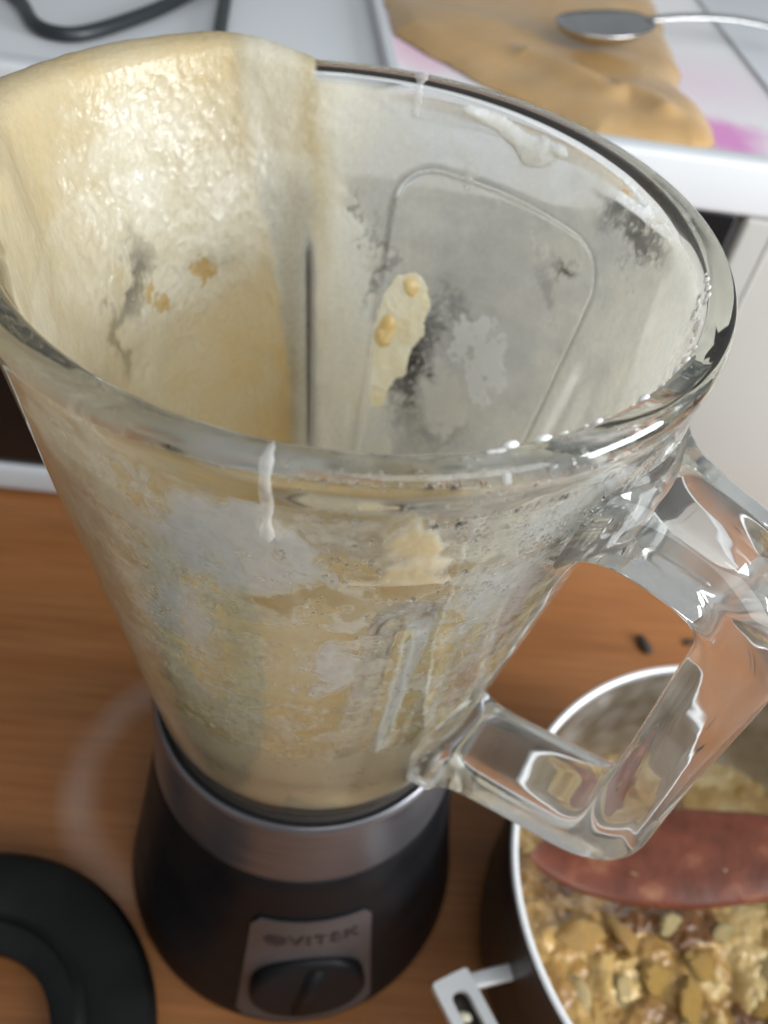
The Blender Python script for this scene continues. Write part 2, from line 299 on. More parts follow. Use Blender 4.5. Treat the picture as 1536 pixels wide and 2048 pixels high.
# ------------------------------------------------------------------ microwave oven behind the jug
Y0 = .2042
ov = empty('microwave_oven', (.0, .39, 0)); tag(ov, 'white countertop oven with black glass door standing behind the jug', 'oven')
box('cabinet', (0.0, Y0+.006+.19, .1285), (.86, .38, .248), M['white_enamel'], ov, .004, 3)
box('top_trim', (0.0, Y0+.003, .2446), (.862, .012, .0242), M['white_enamel'], ov, .003, 3)
box('bottom_trim', (0.0, Y0+.003, .0142), (.862, .012, .0200), M['white_enamel'], ov, .003, 3)
box('door_window', (-.131, Y0+.0045, .1284), (.594, .010, .2078), M['door_glass'], ov, .0012, 2)
box('control_panel', (.3005, Y0+.0035, .1284), (.262, .0115, .2076), M['beige'], ov, .0025, 2)
box('panel_seam', (.1845, Y0-.0022, .1284), (.0014, .0012, .2), M['seam'], ov, .0003, 1)
for x in (-.39, .39):
    for y in (Y0+.03, Y0+.35): box('foot', (x, y, .0025), (.03, .03, .005), M['rubber'], ov, .001, 1)

# ------------------------------------------------------------------ tray, puree, spoon, cord on the oven
ZT = .2530
tr = empty('tray', (.095, .31, ZT)); tag(tr, 'white plastic tray with faded pink print lying on the oven', 'tray')
FL, FR, BR, BL = [(.0098, .2052), (.1995, .2052), (.186, .46), (-.0215, .46)]
def slab(name, poly, z0, z1, matl, parent, bev=.0006):
    bm = bmesh.new(); vs = [bm.verts.new((x, y, z0)) for x, y in poly]; f = bm.faces.new(vs)
    r = bmesh.ops.extrude_face_region(bm, geom=[f]); bmesh.ops.translate(bm, vec=(0, 0, z1-z0), verts=[v for v in r['geom'] if isinstance(v, bmesh.types.BMVert)])
    bmesh.ops.recalc_face_normals(bm, faces=bm.faces)
    if bev: bmesh.ops.bevel(bm, geom=list(bm.edges), offset=bev, segments=2, affect='EDGES')
    me = bpy.data.meshes.new(name); bm.to_mesh(me); bm.free(); o = link(name, me, matl, parent); soft(o, 50); return o
slab('floor_panel', [FL, FR, BR, BL], ZT+.0002, ZT+.0020, M['tray'], tr)
def rim_bar(a, b_, w, h):
    a = np.array(a); b_ = np.array(b_); d = (b_-a)/np.linalg.norm(b_-a); n = np.array([-d[1], d[0]])*w/2
    slab('rim', [a-n, b_-n, b_+n, a+n], ZT+.0021, ZT+.0021+h, M['white_enamel'], tr, .001)
rim_bar((FL[0]+.0028, FL[1]+.001), (BL[0]+.0028, BL[1]), .0055, .0035)
rim_bar((FR[0]-.001, FR[1]+.001), (BR[0]-.001, BR[1]), .0016, .0012)

poly = np.array([(.004, .46), (.0, .34), (.0065, .297), (.0215, .2775), (.045, .252), (.07, .232), (.095, .2105), (.12, .2068), (.138, .2072), (.1455, .2115), (.1495, .220), (.1515, .235), (.1500, .253), (.1452, .272), (.1500, .300), (.1500, .315), (.1535, .36), (.157, .41), (.158, .46)])
gx = np.linspace(-.005, .165, 150); gy = np.linspace(.203, .462, 220); GX, GY = np.meshgrid(gx, gy, indexing='ij')
def poly_sd(px, py, P):
    d = np.full(px.shape, 1e9); ins = np.zeros(px.shape, bool); n = len(P)
    for i in range(n):
        a = P[i]; b_ = P[(i+1) % n]; e = b_-a; w = np.stack([px-a[0], py-a[1]], -1); t_ = np.clip((w@e)/(e@e), 0, 1); d = np.minimum(d, np.linalg.norm(w-t_[..., None]*e, axis=-1))
        c = ((a[1] <= py) & (b_[1] > py)) | ((b_[1] <= py) & (a[1] > py))
        with np.errstate(all='ignore'): xi = a[0]+(py-a[1])/(b_[1]-a[1])*e[0]
        ins ^= c & (px < xi)
    return np.where(ins, d, -d)
q = np.stack([GX, GY, 0*GX], -1)
sd = poly_sd(GX+.003*(fbm(q*40, 3, 2)-.5), GY+.003*(fbm(q*40, 9, 2)-.5), poly)
lane = np.sin((GX*.45+GY*1.0+.02*fbm(q*18, 5))*2*np.pi/.034)
hh = .0065*(1-np.exp(-np.maximum(sd, 0)/.007)) + np.clip(sd/.01, 0, 1)*(.0046*(fbm(q*20, 11, 2)-.5)+.0002*lane)
# spoon-dragged ridge
ridge = spline([(.07, .275), (.092, .255), (.104, .243), (.112, .247), (.121, .240), (.126, .232)], 40)
rd = np.min(np.linalg.norm(np.stack([GX, GY], -1)[:, :, None]-ridge[None, None], axis=-1), axis=2)
hh += np.clip(sd/.006, 0, 1)*.0036*np.exp(-(rd/.007)**2)
keep = sd > -.0004
idx = np.full(GX.shape, -1); idx[keep] = np.arange(keep.sum())
Vt = np.stack([GX[keep], GY[keep], ZT+.0022+np.maximum(hh[keep], .0002)], -1)
Fq = []
for i in range(len(gx)-1):
    a = idx[i, :-1]; b_ = idx[i+1, :-1]; c = idx[i+1, 1:]; d = idx[i, 1:]; ok = (a >= 0) & (b_ >= 0) & (c >= 0) & (d >= 0)
    Fq.append(np.stack([a, b_, c, d], -1)[ok])
Fq = np.vstack(Fq)
pu = link('fruit_puree', np_mesh('fruit_puree', Vt, Fq), M['puree']); tag(pu, 'thick orange brown fruit puree spread over the white tray', 'puree')

spn = empty('spoon', (.1, .29, .262)); tag(spn, 'steel tablespoon resting its bowl in the orange brown puree', 'spoon')
s0 = np.array([.0835, .2905]); s1 = np.array([.222, .352]); sd_ = (s1-s0)/np.linalg.norm(s1-s0); sn = np.array([-sd_[1], sd_[0]])
def spoon_part(name, us, wid, zc, cup):
    n = len(us); k = 17; v = np.linspace(-1, 1, k); V = []
    for side in (1, -1):
        for u, w, z, c in zip(us, wid, zc, cup):
            xy = s0+sd_*u; zz = z+c*(v**2-1)+(.0 if side > 0 else -.0012)*(1-.4*v**2)
            V.append(np.stack([xy[0]+sn[0]*v*w, xy[1]+sn[1]*v*w, zz], -1))
    V = np.array(V); F = []
    for sidx in (0, 1):
        g = grid_faces(n, k, False)+sidx*n*k; F += [list(x) if sidx else list(x[::-1]) for x in g]
    tp = lambda i, j: i*k+j; bt = lambda i, j: n*k+i*k+j
    for i in range(n-1): F += [[tp(i, 0), tp(i+1, 0), bt(i+1, 0), bt(i, 0)], [tp(i, k-1), bt(i, k-1), bt(i+1, k-1), tp(i+1, k-1)]]
    for j in range(k-1): F += [[tp(0, j), bt(0, j), bt(0, j+1), tp(0, j+1)], [tp(n-1, j), tp(n-1, j+1), bt(n-1, j+1), bt(n-1, j)]]
    me = py_mesh(name, V.reshape(-1, 3), F); bm = bmesh.new(); bm.from_mesh(me); bmesh.ops.remove_doubles(bm, verts=bm.verts, dist=1e-6); bmesh.ops.recalc_face_normals(bm, faces=bm.faces); bm.to_mesh(me); bm.free()
    return link(name, me, M['steel'], spn)
u = np.linspace(0, .052, 26); x = u/.052
spoon_part('bowl', u, .0158*np.sqrt(np.clip(1-(2*x-1)**2, 0, 1))**.9*(1.06-.15*x)+.0018*x+.0003, .272+.002*x-.0008*np.sin(np.pi*x), .0085*np.sin(np.pi*np.clip(x, 0, 1))**.7)
u = np.linspace(.0508, .150, 40); x = (u-.0508)/.0992
spoon_part('handle', u, .0028+.0042*x**1.5, 0.2737+.0035*np.sin(np.pi*np.clip(x*1.15, 0, 1))**.8-.006*x, .0002+0*x)

co = tube('power_cord', [(-.215, .36, .2560), (-.185, .30, .2560), (-.1633, .2712, .2560), (-.1515, .2500, .2560), (-.141, .2412, .2560), (-.129, .2435, .2560), (-.1148, .2646, .2560), (-.0991, .2986, .2562), (-.075, .37, .257), (-.045, .45, .256), (-.055, .50, .256), (-.078, .48, .256), (-.083, .38, .256), (-.0768, .3081, .2560), (-.0715, .2562, .2560), (-.068, .225, .2560)], .0031, M['cord'], n=220)
tag(co, 'black power cord curling over the white oven top', 'cord')

# ------------------------------------------------------------------ glass jug
ZR = .3209; ZB = .1497; RB = .0507; RR = .0750
def cone_r(z): return RB+(RR-RB)*(z-ZB)/(ZR-ZB)
def bulge(td, z):
    d_ = (td+36+180) % 360-180
    return .0050*np.exp(-(d_/13)**2)*np.exp(-((z-.2925)/.015)**2)+.0008*np.exp(-(d_/11)**2)*np.exp(-((z-.1755)/.010)**2)
NT = 840
th = np.linspace(-np.pi, np.pi, NT, endpoint=False); thd = np.degrees(th); t360 = thd % 360
prof = []; kind = []
ZF = .1540
for r in np.linspace(.001, .040, 8): prof.append((r, ZF)); kind.append(0)
rin = lambda z: cone_r(z)-.0046-.0012*S(.29, .315, z)
for a in np.linspace(0, 90, 7)[1:]: prof.append((.040+(rin(ZF+.006)-.040)*math.sin(R_(a)), ZF+.006*(1-math.cos(R_(a))))); kind.append(0)
zs = np.linspace(ZF+.0066, .3178, 230)
for z in zs: prof.append((rin(z), z)); kind.append(1)
lip = [(.0691, .3194), (.0693, .3202), (.0698, .32075), (.0706, .3210), (.0720, .3213), (.0733, .3214), (.0743, .3211), (.0750, .3203), (.07535, .3190), (.07535, .3172), (.0749, .3154), (.0742, .3138), (.0736, .3120)]
i_lip0 = len(prof)
for p in lip: prof.append(p); kind.append(2)
i_lip1 = len(prof)
for z in np.linspace(.310, ZB+.004, 110): prof.append((cone_r(z), z)); kind.append(3)
for a in np.linspace(0, 90, 6)[1:]: prof.append((cone_r(ZB)-.004+.004*math.cos(R_(a)), ZB+.004-.004*math.sin(R_(a)))); kind.append(4)
for r in np.linspace(.042, .001, 6): prof.append((r, ZB+.0)); kind.append(4)
prof = np.array(prof); kind = np.array(kind); NR = len(prof)
PR = prof[:, 0][:, None]+0*th[None]; PZ = prof[:, 1][:, None]+0*th[None]; TD = thd[None]+0*PZ; T3 = t360[None]+0*PZ
K = kind[:, None]+0*TD.astype(int)
# pouring spout opposite the handle
sp_w = S(100, 121, T3)*S(186, 163, T3); sp_a = .0098*sp_w*S(.272, ZR, PZ)**1.4
PR = PR+np.where(K > 0, sp_a, 0); PZ = PZ+np.where(K >= 1, .0012*sp_w*S(.30, ZR, PZ), 0)
# four inner ribs
def rib(T):
    r = 0
    for c in (14, 103, 194, 284.7):
        d = (T-c+180) % 360-180; r = r+np.exp(-(d/4.6)**2)
    return r
RIB = rib(T3)*S(.283, .268, PZ)
PR = PR-np.where(K == 1, .0030*RIB*S(ZF+.004, ZF+.02, PZ), 0)
# raised rounded-rectangle panel on the back right wall and its twin on the left
def panel(T, Z, c, hw=28.6):
    d = ((T-c+180) % 360-180); r = .066; sx = np.abs(np.radians(d))*r; hx = R_(hw)*r; zt, zb = .3006, .185; cz = (zt+zb)/2; hz = (zt-zb)/2; rr = .012
    qx = sx-(hx-rr); qz = np.abs(Z-cz)-(hz-rr)
    return np.hypot(np.maximum(qx, 0), np.maximum(qz, 0))+np.minimum(np.maximum(qx, qz), 0)-rr
for c in (54.0, 238.0):
    dp = panel(T3, PZ, c)
    step = S(.0009, -.0009, dp); bead = np.exp(-(dp/.0008)**2)
    if c == 54.0: PR = PR+np.where(K == 1, .0007*step-.0009*bead, 0)
    else: PR = PR+np.where(K == 1, .0002*step, 0)
# hand-pressed glass is never quite true
wb = fbm(np.stack([np.cos(np.radians(TD))*3, np.sin(np.radians(TD))*3, PZ*18], -1), 21, 2)
PR = PR+np.where((K == 3), (wb-.5)*.0006, 0)+np.where(K >= 2, bulge(TD, PZ)*(K != 4), 0)
G = np.stack([PR*np.cos(np.radians(TD)), PR*np.sin(np.radians(TD)), PZ], -1)
jug = empty('glass_jug', (0, 0, ZB)); tag(jug, 'clear glass blender jug smeared with batter, standing on the black motor base', 'jug')
Vg = np.vstack([G.reshape(-1, 3), [(0, 0, ZF)], [(0, 0, ZB)]])
F = grid_faces(NR, NT)[:, ::-1]
me = bpy.data.meshes.new('body')
nq = len(F); j = np.arange(NT); j2 = (j+1) % NT
tri0 = np.stack([np.full(NT, NR*NT), j2, j], -1)[:, ::-1]; tri1 = np.stack([np.full(NT, NR*NT+1), (NR-1)*NT+j, (NR-1)*NT+j2], -1)[:, ::-1]
bodyme = bpy.data.meshes.new('body')
lt = np.concatenate([np.full(nq, 4), np.full(2*NT, 3)]).astype(np.int32); li = np.concatenate([F.ravel(), tri0.ravel(), tri1.ravel()]).astype(np.int32)
bodyme.vertices.add(len(Vg)); bodyme.vertices.foreach_set('co', Vg.astype(np.float32).ravel()); bodyme.loops.add(len(li)); bodyme.loops.foreach_set('vertex_index', li)
bodyme.polygons.add(len(lt)); bodyme.polygons.foreach_set('loop_start', np.concatenate([[0], np.cumsum(lt)[:-1]]).astype(np.int32)); bodyme.polygons.foreach_set('loop_total', lt); bodyme.update(calc_edges=True)
body = link('body', bodyme, M['glass'], jug)
# outward-of-glass normals of the grid
dS = np.gradient(G, axis=0); dT = np.roll(G, -1, 1)-np.roll(G, 1, 1); GN = np.cross(dS, dT); GN /= np.maximum(np.linalg.norm(GN, axis=-1), 1e-12)[..., None]
# face winding: make the normals agree with GN
bm_test = bodyme.polygons[(i_lip0-20)*NT+100]; vv = bm_test.normal; ref = GN[i_lip0-20, 100]
if Vector(ref).dot(vv) < 0: bodyme.flip_normals()

def at(tdeg, z, off=0.0, inner=True):
    """point on the jug's inner or outer wall"""
    jx = int(round((tdeg+180) % 360/360*NT)) % NT
    rows = np.where(kind == (1 if inner else 3))[0]
    i = rows[np.argmin(np.abs(PZ[rows, jx]-z))]
    return Vector(G[i, jx]+GN[i, jx]*off), Vector(GN[i, jx])

# handle
PHI = R_(-36.0); er = np.array([math.cos(PHI), math.sin(PHI), 0]); eb = np.array([-math.sin(PHI), math.cos(PHI), 0]); ez = np.array([0, 0, 1.0])
def fillet(pts, rad, n=12):
    out = [np.array(pts[0])]
    for a, b_, c in zip(pts[:-2], pts[1:-1], pts[2:]):
        a, b_, c = map(np.array, (a, b_, c)); d1 = (a-b_)/np.linalg.norm(a-b_); d2 = (c-b_)/np.linalg.norm(c-b_); ang = math.acos(np.clip(d1@d2, -1, 1)); tl = rad/math.tan(ang/2)
        p1 = b_+d1*tl; p2 = b_+d2*tl
        for k in range(n+1):
            u = k/n; out.append((1-u)**2*p1+2*u*(1-u)*(b_*.94+.03*(p1+p2))+u*u*p2)
    out.append(np.array(pts[-1])); return np.array(out)
path = fillet([(.0690, .2925), (.1042, .2865), (.1040, .1895), (.0535, .1745)], .0165)
# resample evenly
seg = np.r_[0, np.cumsum(np.linalg.norm(np.diff(path, axis=0), axis=1))]; n_h = 150; s_ = np.linspace(0, seg[-1], n_h); path = np.stack([np.interp(s_, seg, path[:, i]) for i in (0, 1)], -1)
for _ in range(6): path[1:-1] = .25*path[:-2]+.5*path[1:-1]+.25*path[2:]
T = np.gradient(path, axis=0); T /= np.linalg.norm(T, axis=1)[:, None]; Nn = np.stack([-T[:, 1], T[:, 0]], -1)
na = 72

e0 = s_; e1 = s_[-1]-s_
W = .0128*(1+.34*np.exp(-(e0-.002)/.005)+.22*np.exp(-(e1-.002)/.004)-.10*np.exp(-((s_-s_[-1]*.52)/.03)**2)); Tk = .0082*(1+.30*np.exp(-(e0-.002)/.005)+.22*np.exp(-(e1-.002)/.004)-.08*np.exp(-((s_-s_[-1]*.52)/.03)**2))
W = np.minimum(W, .026); Tk = np.minimum(Tk, .0145)
HV = np.zeros((n_h, na, 3))
def rr_sec(w, t, r):
    out = []
    for sx_, sy_, a0 in ((1, 1, 0), (-1, 1, 90), (-1, -1, 180), (1, -1, 270)):
        for k in range(10): a = R_(a0+90*k/9); out.append((sx_*(w-r)+r*math.cos(a), sy_*(t-r)+r*math.sin(a)))
        nx_ = {0: (-1, 1), 90: (-1, -1), 180: (1, -1), 270: (1, 1)}[a0]
        a = R_(a0+90); p_ = np.array([sx_*(w-r)+r*math.cos(a), sy_*(t-r)+r*math.sin(a)]); q2 = np.array([nx_[0]*(w-r)+r*math.cos(a), nx_[1]*(t-r)+r*math.sin(a)])
        for k in range(1, 9): out.append(tuple(p_+(q2-p_)*k/9))
    return np.array(out)
for i in range(n_h):
    sc_ = rr_sec(W[i], Tk[i], .0050)
    # faces slightly crowned
    sc_ = sc_*np.stack([1+.03*(1-(sc_[:, 1]/Tk[i])**2), 1+.05*(1-(sc_[:, 0]/W[i])**2)], -1)
    HV[i] = (path[i, 0]*er+path[i, 1]*ez)[None]+sc_[:, :1]*eb[None]+sc_[:, 1:]*(Nn[i, 0]*er+Nn[i, 1]*ez)[None]
# near the ends no vertex may enter the wall: push it out along the handle's radial direction
gap = -.0018
def out_r(Vx): return cone_r(Vx[..., 2])+bulge(np.degrees(np.arctan2(Vx[..., 1], Vx[..., 0])), Vx[..., 2])+.0003
def push(Vx):
    inc = (np.minimum(np.arange(n_h), np.arange(n_h)[::-1])*.00004)[:, None]
    for _ in range(12):
        rr = np.hypot(Vx[..., 0], Vx[..., 1]); need = out_r(Vx)+gap+inc; d = np.maximum(need-rr, 0); Vx = Vx+d[..., None]*er
    return Vx
def on_wall(Vx):
    for _ in range(25):
        rr = np.hypot(Vx[..., 0], Vx[..., 1]); Vx = Vx+(out_r(Vx)+gap-rr)[..., None]*er
    return Vx
HV = push(HV)
HV[0] = on_wall(HV[0]); HV[-1] = on_wall(HV[-1])
c0 = on_wall(HV[0].mean(0)); c1 = on_wall(HV[-1].mean(0)); inner0 = on_wall(.5*(HV[0]+HV[0].mean(0))); inner1 = on_wall(.5*(HV[-1]+HV[-1].mean(0)))
ALL = np.vstack([inner0, HV.reshape(-1, 3), inner1, c0[None], c1[None]]); nn = n_h+2
Fh = [list(x) for x in grid_faces(nn, na)]; ctr = nn*na
for k in range(na): Fh += [[ctr, (k+1) % na, k], [ctr+1, (nn-1)*na+k, (nn-1)*na+(k+1) % na]]
me = py_mesh('handle', ALL, Fh); bm = bmesh.new(); bm.from_mesh(me); bmesh.ops.recalc_face_normals(bm, faces=bm.faces); bm.to_mesh(me); bm.free()
hd = link('handle', me, M['handle_glass'], jug)

# ------------------------------------------------------------------ batter on the jug
rows = np.arange(np.where(kind == 1)[0][0]+18, i_lip1+14)
Gf = G[rows]; Nf = GN[rows]; Tf = T3[rows]; Zf = PZ[rows]; Kf = K[rows]
isin = Kf == 1
cyl = np.stack([np.cos(np.radians(Tf)), np.sin(np.radians(Tf)), Zf/.07], -1)
vfine = fbm(cyl*62, 55, 3); nlow = fbm(cyl*4.5, 31, 4); nmid = fbm(cyl*11, 41, 4); nfine = fbm(cyl*34, 51, 3)
# swirl streaks: stretched round the wall, sloping
stre = fbm(np.stack([np.cos(np.radians(Tf))*5, np.sin(np.radians(Tf))*5, Zf*330+np.radians(Tf)*3.0], -1), 61, 4)
vst = fbm(np.stack([np.cos(np.radians(Tf))*26, np.sin(np.radians(Tf))*26, Zf*22], -1), 71, 4)
Tw = Tf+16*(nlow-.5)+9*(nmid-.5)+5*(nfine-.5); Zw = Zf+.014*(nmid-.5)+.010*(nlow-.5)+.006*(nfine-.5)
def per(T, knots): a = sorted(knots); return np.interp(T, [k-360 for k, _ in a]+[k for k, _ in a]+[k+360 for k, _ in a], [v for _, v in a]*3)
def blob(tc, zc, rt, rz, rot=0.0, edge=.35):
    dt = ((Tw-tc+180) % 360-180)*.0012; dz = Zw-zc; c, s = math.cos(rot), math.sin(rot); a = (dt*c+dz*s)/(rt*.0012); b2 = (-dt*s+dz*c)/rz
    return S(1+edge, 1-edge, np.hypot(a, b2))
op = per(Tf, [(20, .60), (40, .62), (70, .64), (80, .66), (92, .72), (104, .92), (130, .97), (180, .97), (212, .93), (226, .72), (245, .50), (262, .40), (276, .36), (290, .42), (310, .46), (335, .50), (350, .55)])
op = op+.30*(nlow-.5)+.25*(nmid-.5)
front = S(215, 235, Tf)*S(350, 330, Tf)
patch = S(.455, .565, .45*nmid+.35*stre+.2*nfine); patch2 = S(.50, .56, .5*vst+.3*nfine+.2*stre)
op = op+front*(.50*patch+.20*patch2-.40+.30*(stre-.5)+.25*(vfine-.5))
back = S(15, 25, Tf)*S(92, 80, Tf)
op = op+back*.12*(stre-.5)
# thick batter: edge runs from the rim at 103 deg down and right
edgeR = np.interp(Zf, [.15, .2, .235, .2547, .2783, .2977, .3194, .33], [62, 68, 78, 83, 88.5, 99.5, 103.5, 103.5])
zoneA = S(-4.5, 3.0, Tf-edgeR+9*(nmid-.5)+2*(nfine-.5))*S(222, 205, Tf+14*(nlow-.5))
# within it a thinner strip beside the rib
strip = S(-3, 1, Tf-np.interp(Zf, [.2, .2429, .2889, .31], [98, 100, 103, 106])+3*(nmid-.5))*S(2, -2, Tf-np.interp(Zf, [.2, .2429, .2889, .315], [105, 107.5, 115.5, 116])+3*(nmid-.5))
op = op*(1-zoneA)+zoneA*(.97-.42*strip*S(.305, .285, Zf))
slit = np.exp(-((Tf-np.interp(Zf, [.2, .28], [100.6, 103.2]))/1.0)**2)*S(.282, .272, Zf)*S(.20, .215, Zf)
op = op*(1-.92*slit)
slit2 = blob(153, .279, 3.4, .010, .2, .6)*.75+blob(160, .268, 2.6, .010, .3, .7)*.6+blob(128, .2745, 7, .004, 0, .9)*.3
op = op*(1-np.clip(slit2, 0, .75))
# clear top band under the rim on the near side and the right
clr = S(.3062, .3100, Zw)*S(232, 246, Tf)*S(352, 338, Tf)
clr = np.maximum(clr, S(.304, .312, Zf+.010*(nmid-.5))*S(262, 272, Tf)*S(340, 325, Tf)*.9)
clr = np.maximum(clr, .9*blob(282, .3035, 3.4, .008)); clr = np.maximum(clr, .85*blob(279, .293, 3.2, .007, .5)); clr = np.maximum(clr, .88*blob(272, .2815, 12, .0032, .10))
clr = np.maximum(clr, .5*blob(261, .255, 6.5, .018, 0, .8)); clr = np.maximum(clr, .8*blob(284.5, .262, 1.6, .015, .06)); clr = np.maximum(clr, .6*blob(270, .2995, 9, .0035, -.05))
milk_glare = np.maximum.reduce([.98*blob(256, .294, 12.5, .0115, -.05, .4), .75*blob(271, .252, 6, .012), .6*blob(268, .288, 4, .006), .7*blob(300, .275, 9, .016, .5), .7*blob(245, .262, 8, .012, .3), .7*blob(308, .300, 9, .010, .2, .6)])*front  # milky smears; the last one paints the white glare beside the handle
op = op*(1-clr)
ribm = np.exp(-((Tf-288.2)/1.5)**4)*S(.279, .272, Zf)
op = np.maximum(op, .92*ribm); op = op*(1-.85*blob(284.2, .2665, 1.7, .011, .05, .5)); milk_glare = np.maximum(milk_glare, .8*ribm); op = np.maximum(op, S(.15, .85, milk_glare)*(.92+.7*(nfine-.5)+.4*(stre-.5)))
# back right wall: clear patches where the dark oven door shows through
for a in [(22.0, .3112, 9.0, .0062, -.35, .98), (38.2, .2930, 3.8, .0046, .2, .95), (70.5, .2400, 3.6, .013, .25, .98), (66.5, .2500, 5.0, .014, .5, .75), (60, .225, 12, .012, .2, .55), (85.5, .2700, 1.3, .012, .15, .7), (88.5, .283, .9, .006, .15, .6), (58, .2635, 7, .0028, .55, .45), (41, .2845, 5, .0022, .6, .5)]:
    bl = blob(*a[:5], .7); op = op*(1-.9*a[5]*bl*S(.30, .60, vfine+.25*bl-.10))
op = np.maximum(op, 1.0*blob(49, .2540, 8.0, .0115, .35, .15)); glare = blob(49, .2540, 8.0, .0115, .35, .3); op = np.maximum(op, .8*blob(58, .235, 10, .012))  # bright reflection low in the panel, painted in as opaque white film
op = np.maximum(op, .85*blob(44.5, .2925, .9, .003)); op = np.maximum(op, .85*blob(47.5, .2925, .9, .003)); op = np.maximum(op, .75*blob(64, .303-.002, 2.5, .004))
pz = S(.204, .199, Zf+.010*(nmid-.5)+.012*(nlow-.5)); op = np.maximum(op, .97*pz)
# outside the spout nothing lies on the lip
ov_l = S(101.5, 103.5, Tf+2*(nmid-.5))*S(206, 200, Tf)
hang = .3160-.0035*nmid
op = np.where(isin, op*np.maximum(S(.3186, .3172, Zf), ov_l), ov_l*S(hang, hang+.001, Zf)*.99)
lines = np.exp(-((stre-.50)/.010)**2)*S(.42, .6, nmid)*front
op = op*(1-.85*lines)
pdd = panel(Tf, Zf, 54.0); op = op*(1-np.where(isin, .62*np.exp(-(pdd/.00075)**2)*(1-zoneA), 0))
op = np.clip(op, 0, 1)
yel = per(Tf, [(20, .18), (45, .10), (80, .12), (96, .35), (106, .78), (140, .72), (180, .66), (212, .58), (235, .40), (262, .27), (285, .22), (310, .18), (340, .20)])
yel = yel+.35*(nlow-.5)+front*(.35*(stre-.5)-.35*(nmid-.5))+zoneA*(.07*S(.27, .235, Zf)+.06*(Zf > .30))-.3*strip-.34*S(.15, .85, milk_glare)+front*.22*S(.235, .205, Zf)
wetz = blob(137, .288, 24, .024, 0, .5)*zoneA
orange = np.maximum.reduce([.9*blob(281, .3015, 4.2, .0080), .8*blob(279.5, .291, 3.2, .007, .5), .8*blob(271, .2812, 13, .0034, .10), .25*blob(261, .255, 6.5, .018, 0, .9), .5*blob(262, .3055, 4, .003)])*front
op = np.maximum(op, orange*.8)
yel = yel*(1-pz)+.50*pz; yel = yel*(1-glare)
yel = np.clip(yel+.6*orange-.25*(1-zoneA)*(1-front)*0-.28*wetz+.5*(blob(147.5, .2725, 1.8, .003)+blob(133, .2735, 2.5, .004))+.06*blob(118, .248, 9, .014, 0, .9), 0, 1)
zA2 = zoneA*S(-2, 10, Tf-edgeR)
d = .00018+zA2*(.0010+.0007*nmid)+zoneA*.0003*np.where(isin, 1, .9)+wetz*(.0012*(fbm(cyl*26, 81, 3)-.45)+.0008*(fbm(cyl*85, 82, 2)-.45))+milk_glare*.0004+.0003*op*nfine
d = np.maximum(d, .00015)*S(0, .3, op)+.00012
FV = Gf+Nf*d[..., None]
nr = len(rows); Ff = grid_faces(nr, NT)[:, ::-1]
keepf = op.reshape(-1)[Ff].max(1) > .03; Ff = Ff[keepf]
used = np.unique(Ff); remap = np.full(nr*NT, -1); remap[used] = np.arange(len(used))
fm = np_mesh('batter_film', FV.reshape(-1, 3)[used], remap[Ff])
wetA = np.clip(blob(138, .284, 27, .030, 0, .4)*zoneA*S(.40, .54, .6*nfine+.4*nmid)*1.0+.06*zoneA, 0, 1)
for nme, arr in (('thick', op), ('pulp', yel), ('wet', wetA)):
    at_ = fm.attributes.new(nme, 'FLOAT', 'POINT'); at_.data.foreach_set('value', arr.reshape(-1)[used].astype(np.float32))
film = link('batter_film', fm, M['film'])
for nme, arr in (('thick', np.where(isin, op, 0)), ('pulp', yel)):
    full = np.zeros((NR, NT)); full[rows] = arr; full[:rows[0]] = arr[0][None] if nme == 'pulp' else .95
    at_ = bodyme.attributes.new(nme, 'FLOAT', 'POINT'); at_.data.foreach_set('value', np.r_[full.ravel(), full[0, 0], 0].astype(np.float32))
tag(film, 'cream batter film smeared over the inside of the glass jug and its spout', 'batter', kind='stuff')

# batter left in the bottom of the jug
rows_p = np.arange(0, np.where(kind == 1)[0][0]+30); GP = G[rows_p]+GN[rows_p]*.0006
top = GP[-1]; rings = [top*np.array([s, s, 1])+np.array([0, 0, dz]) for s, dz in ((.985, .0004), (.9, -.0004), (.7, -.0012), (.4, -.0015), (.1, -.0016))]
for k, rg in enumerate(rings[1:]): rg[:, 2] += .0016*(fbm(rg*90, 5)-.5)
PV = np.vstack([GP.reshape(-1, 3)]+rings); npr = len(rows_p)+len(rings)
sub = PV.reshape(npr, NT, 3)[:, ::4]; nts = sub.shape[1]
PF = [list(x) for x in grid_faces(npr, nts)]+[list(range(nts)), [(npr-1)*nts+k for k in range(nts)][::-1]]
me = py_mesh('batter_pool', sub.reshape(-1, 3), PF); bm = bmesh.new(); bm.from_mesh(me); bmesh.ops.recalc_face_normals(bm, faces=bm.faces); bm.to_mesh(me); bm.free()
pool = link('batter_pool', me, M['batter']); tag(pool, 'pool of yellow batter left in the bottom of the jug', 'batter')

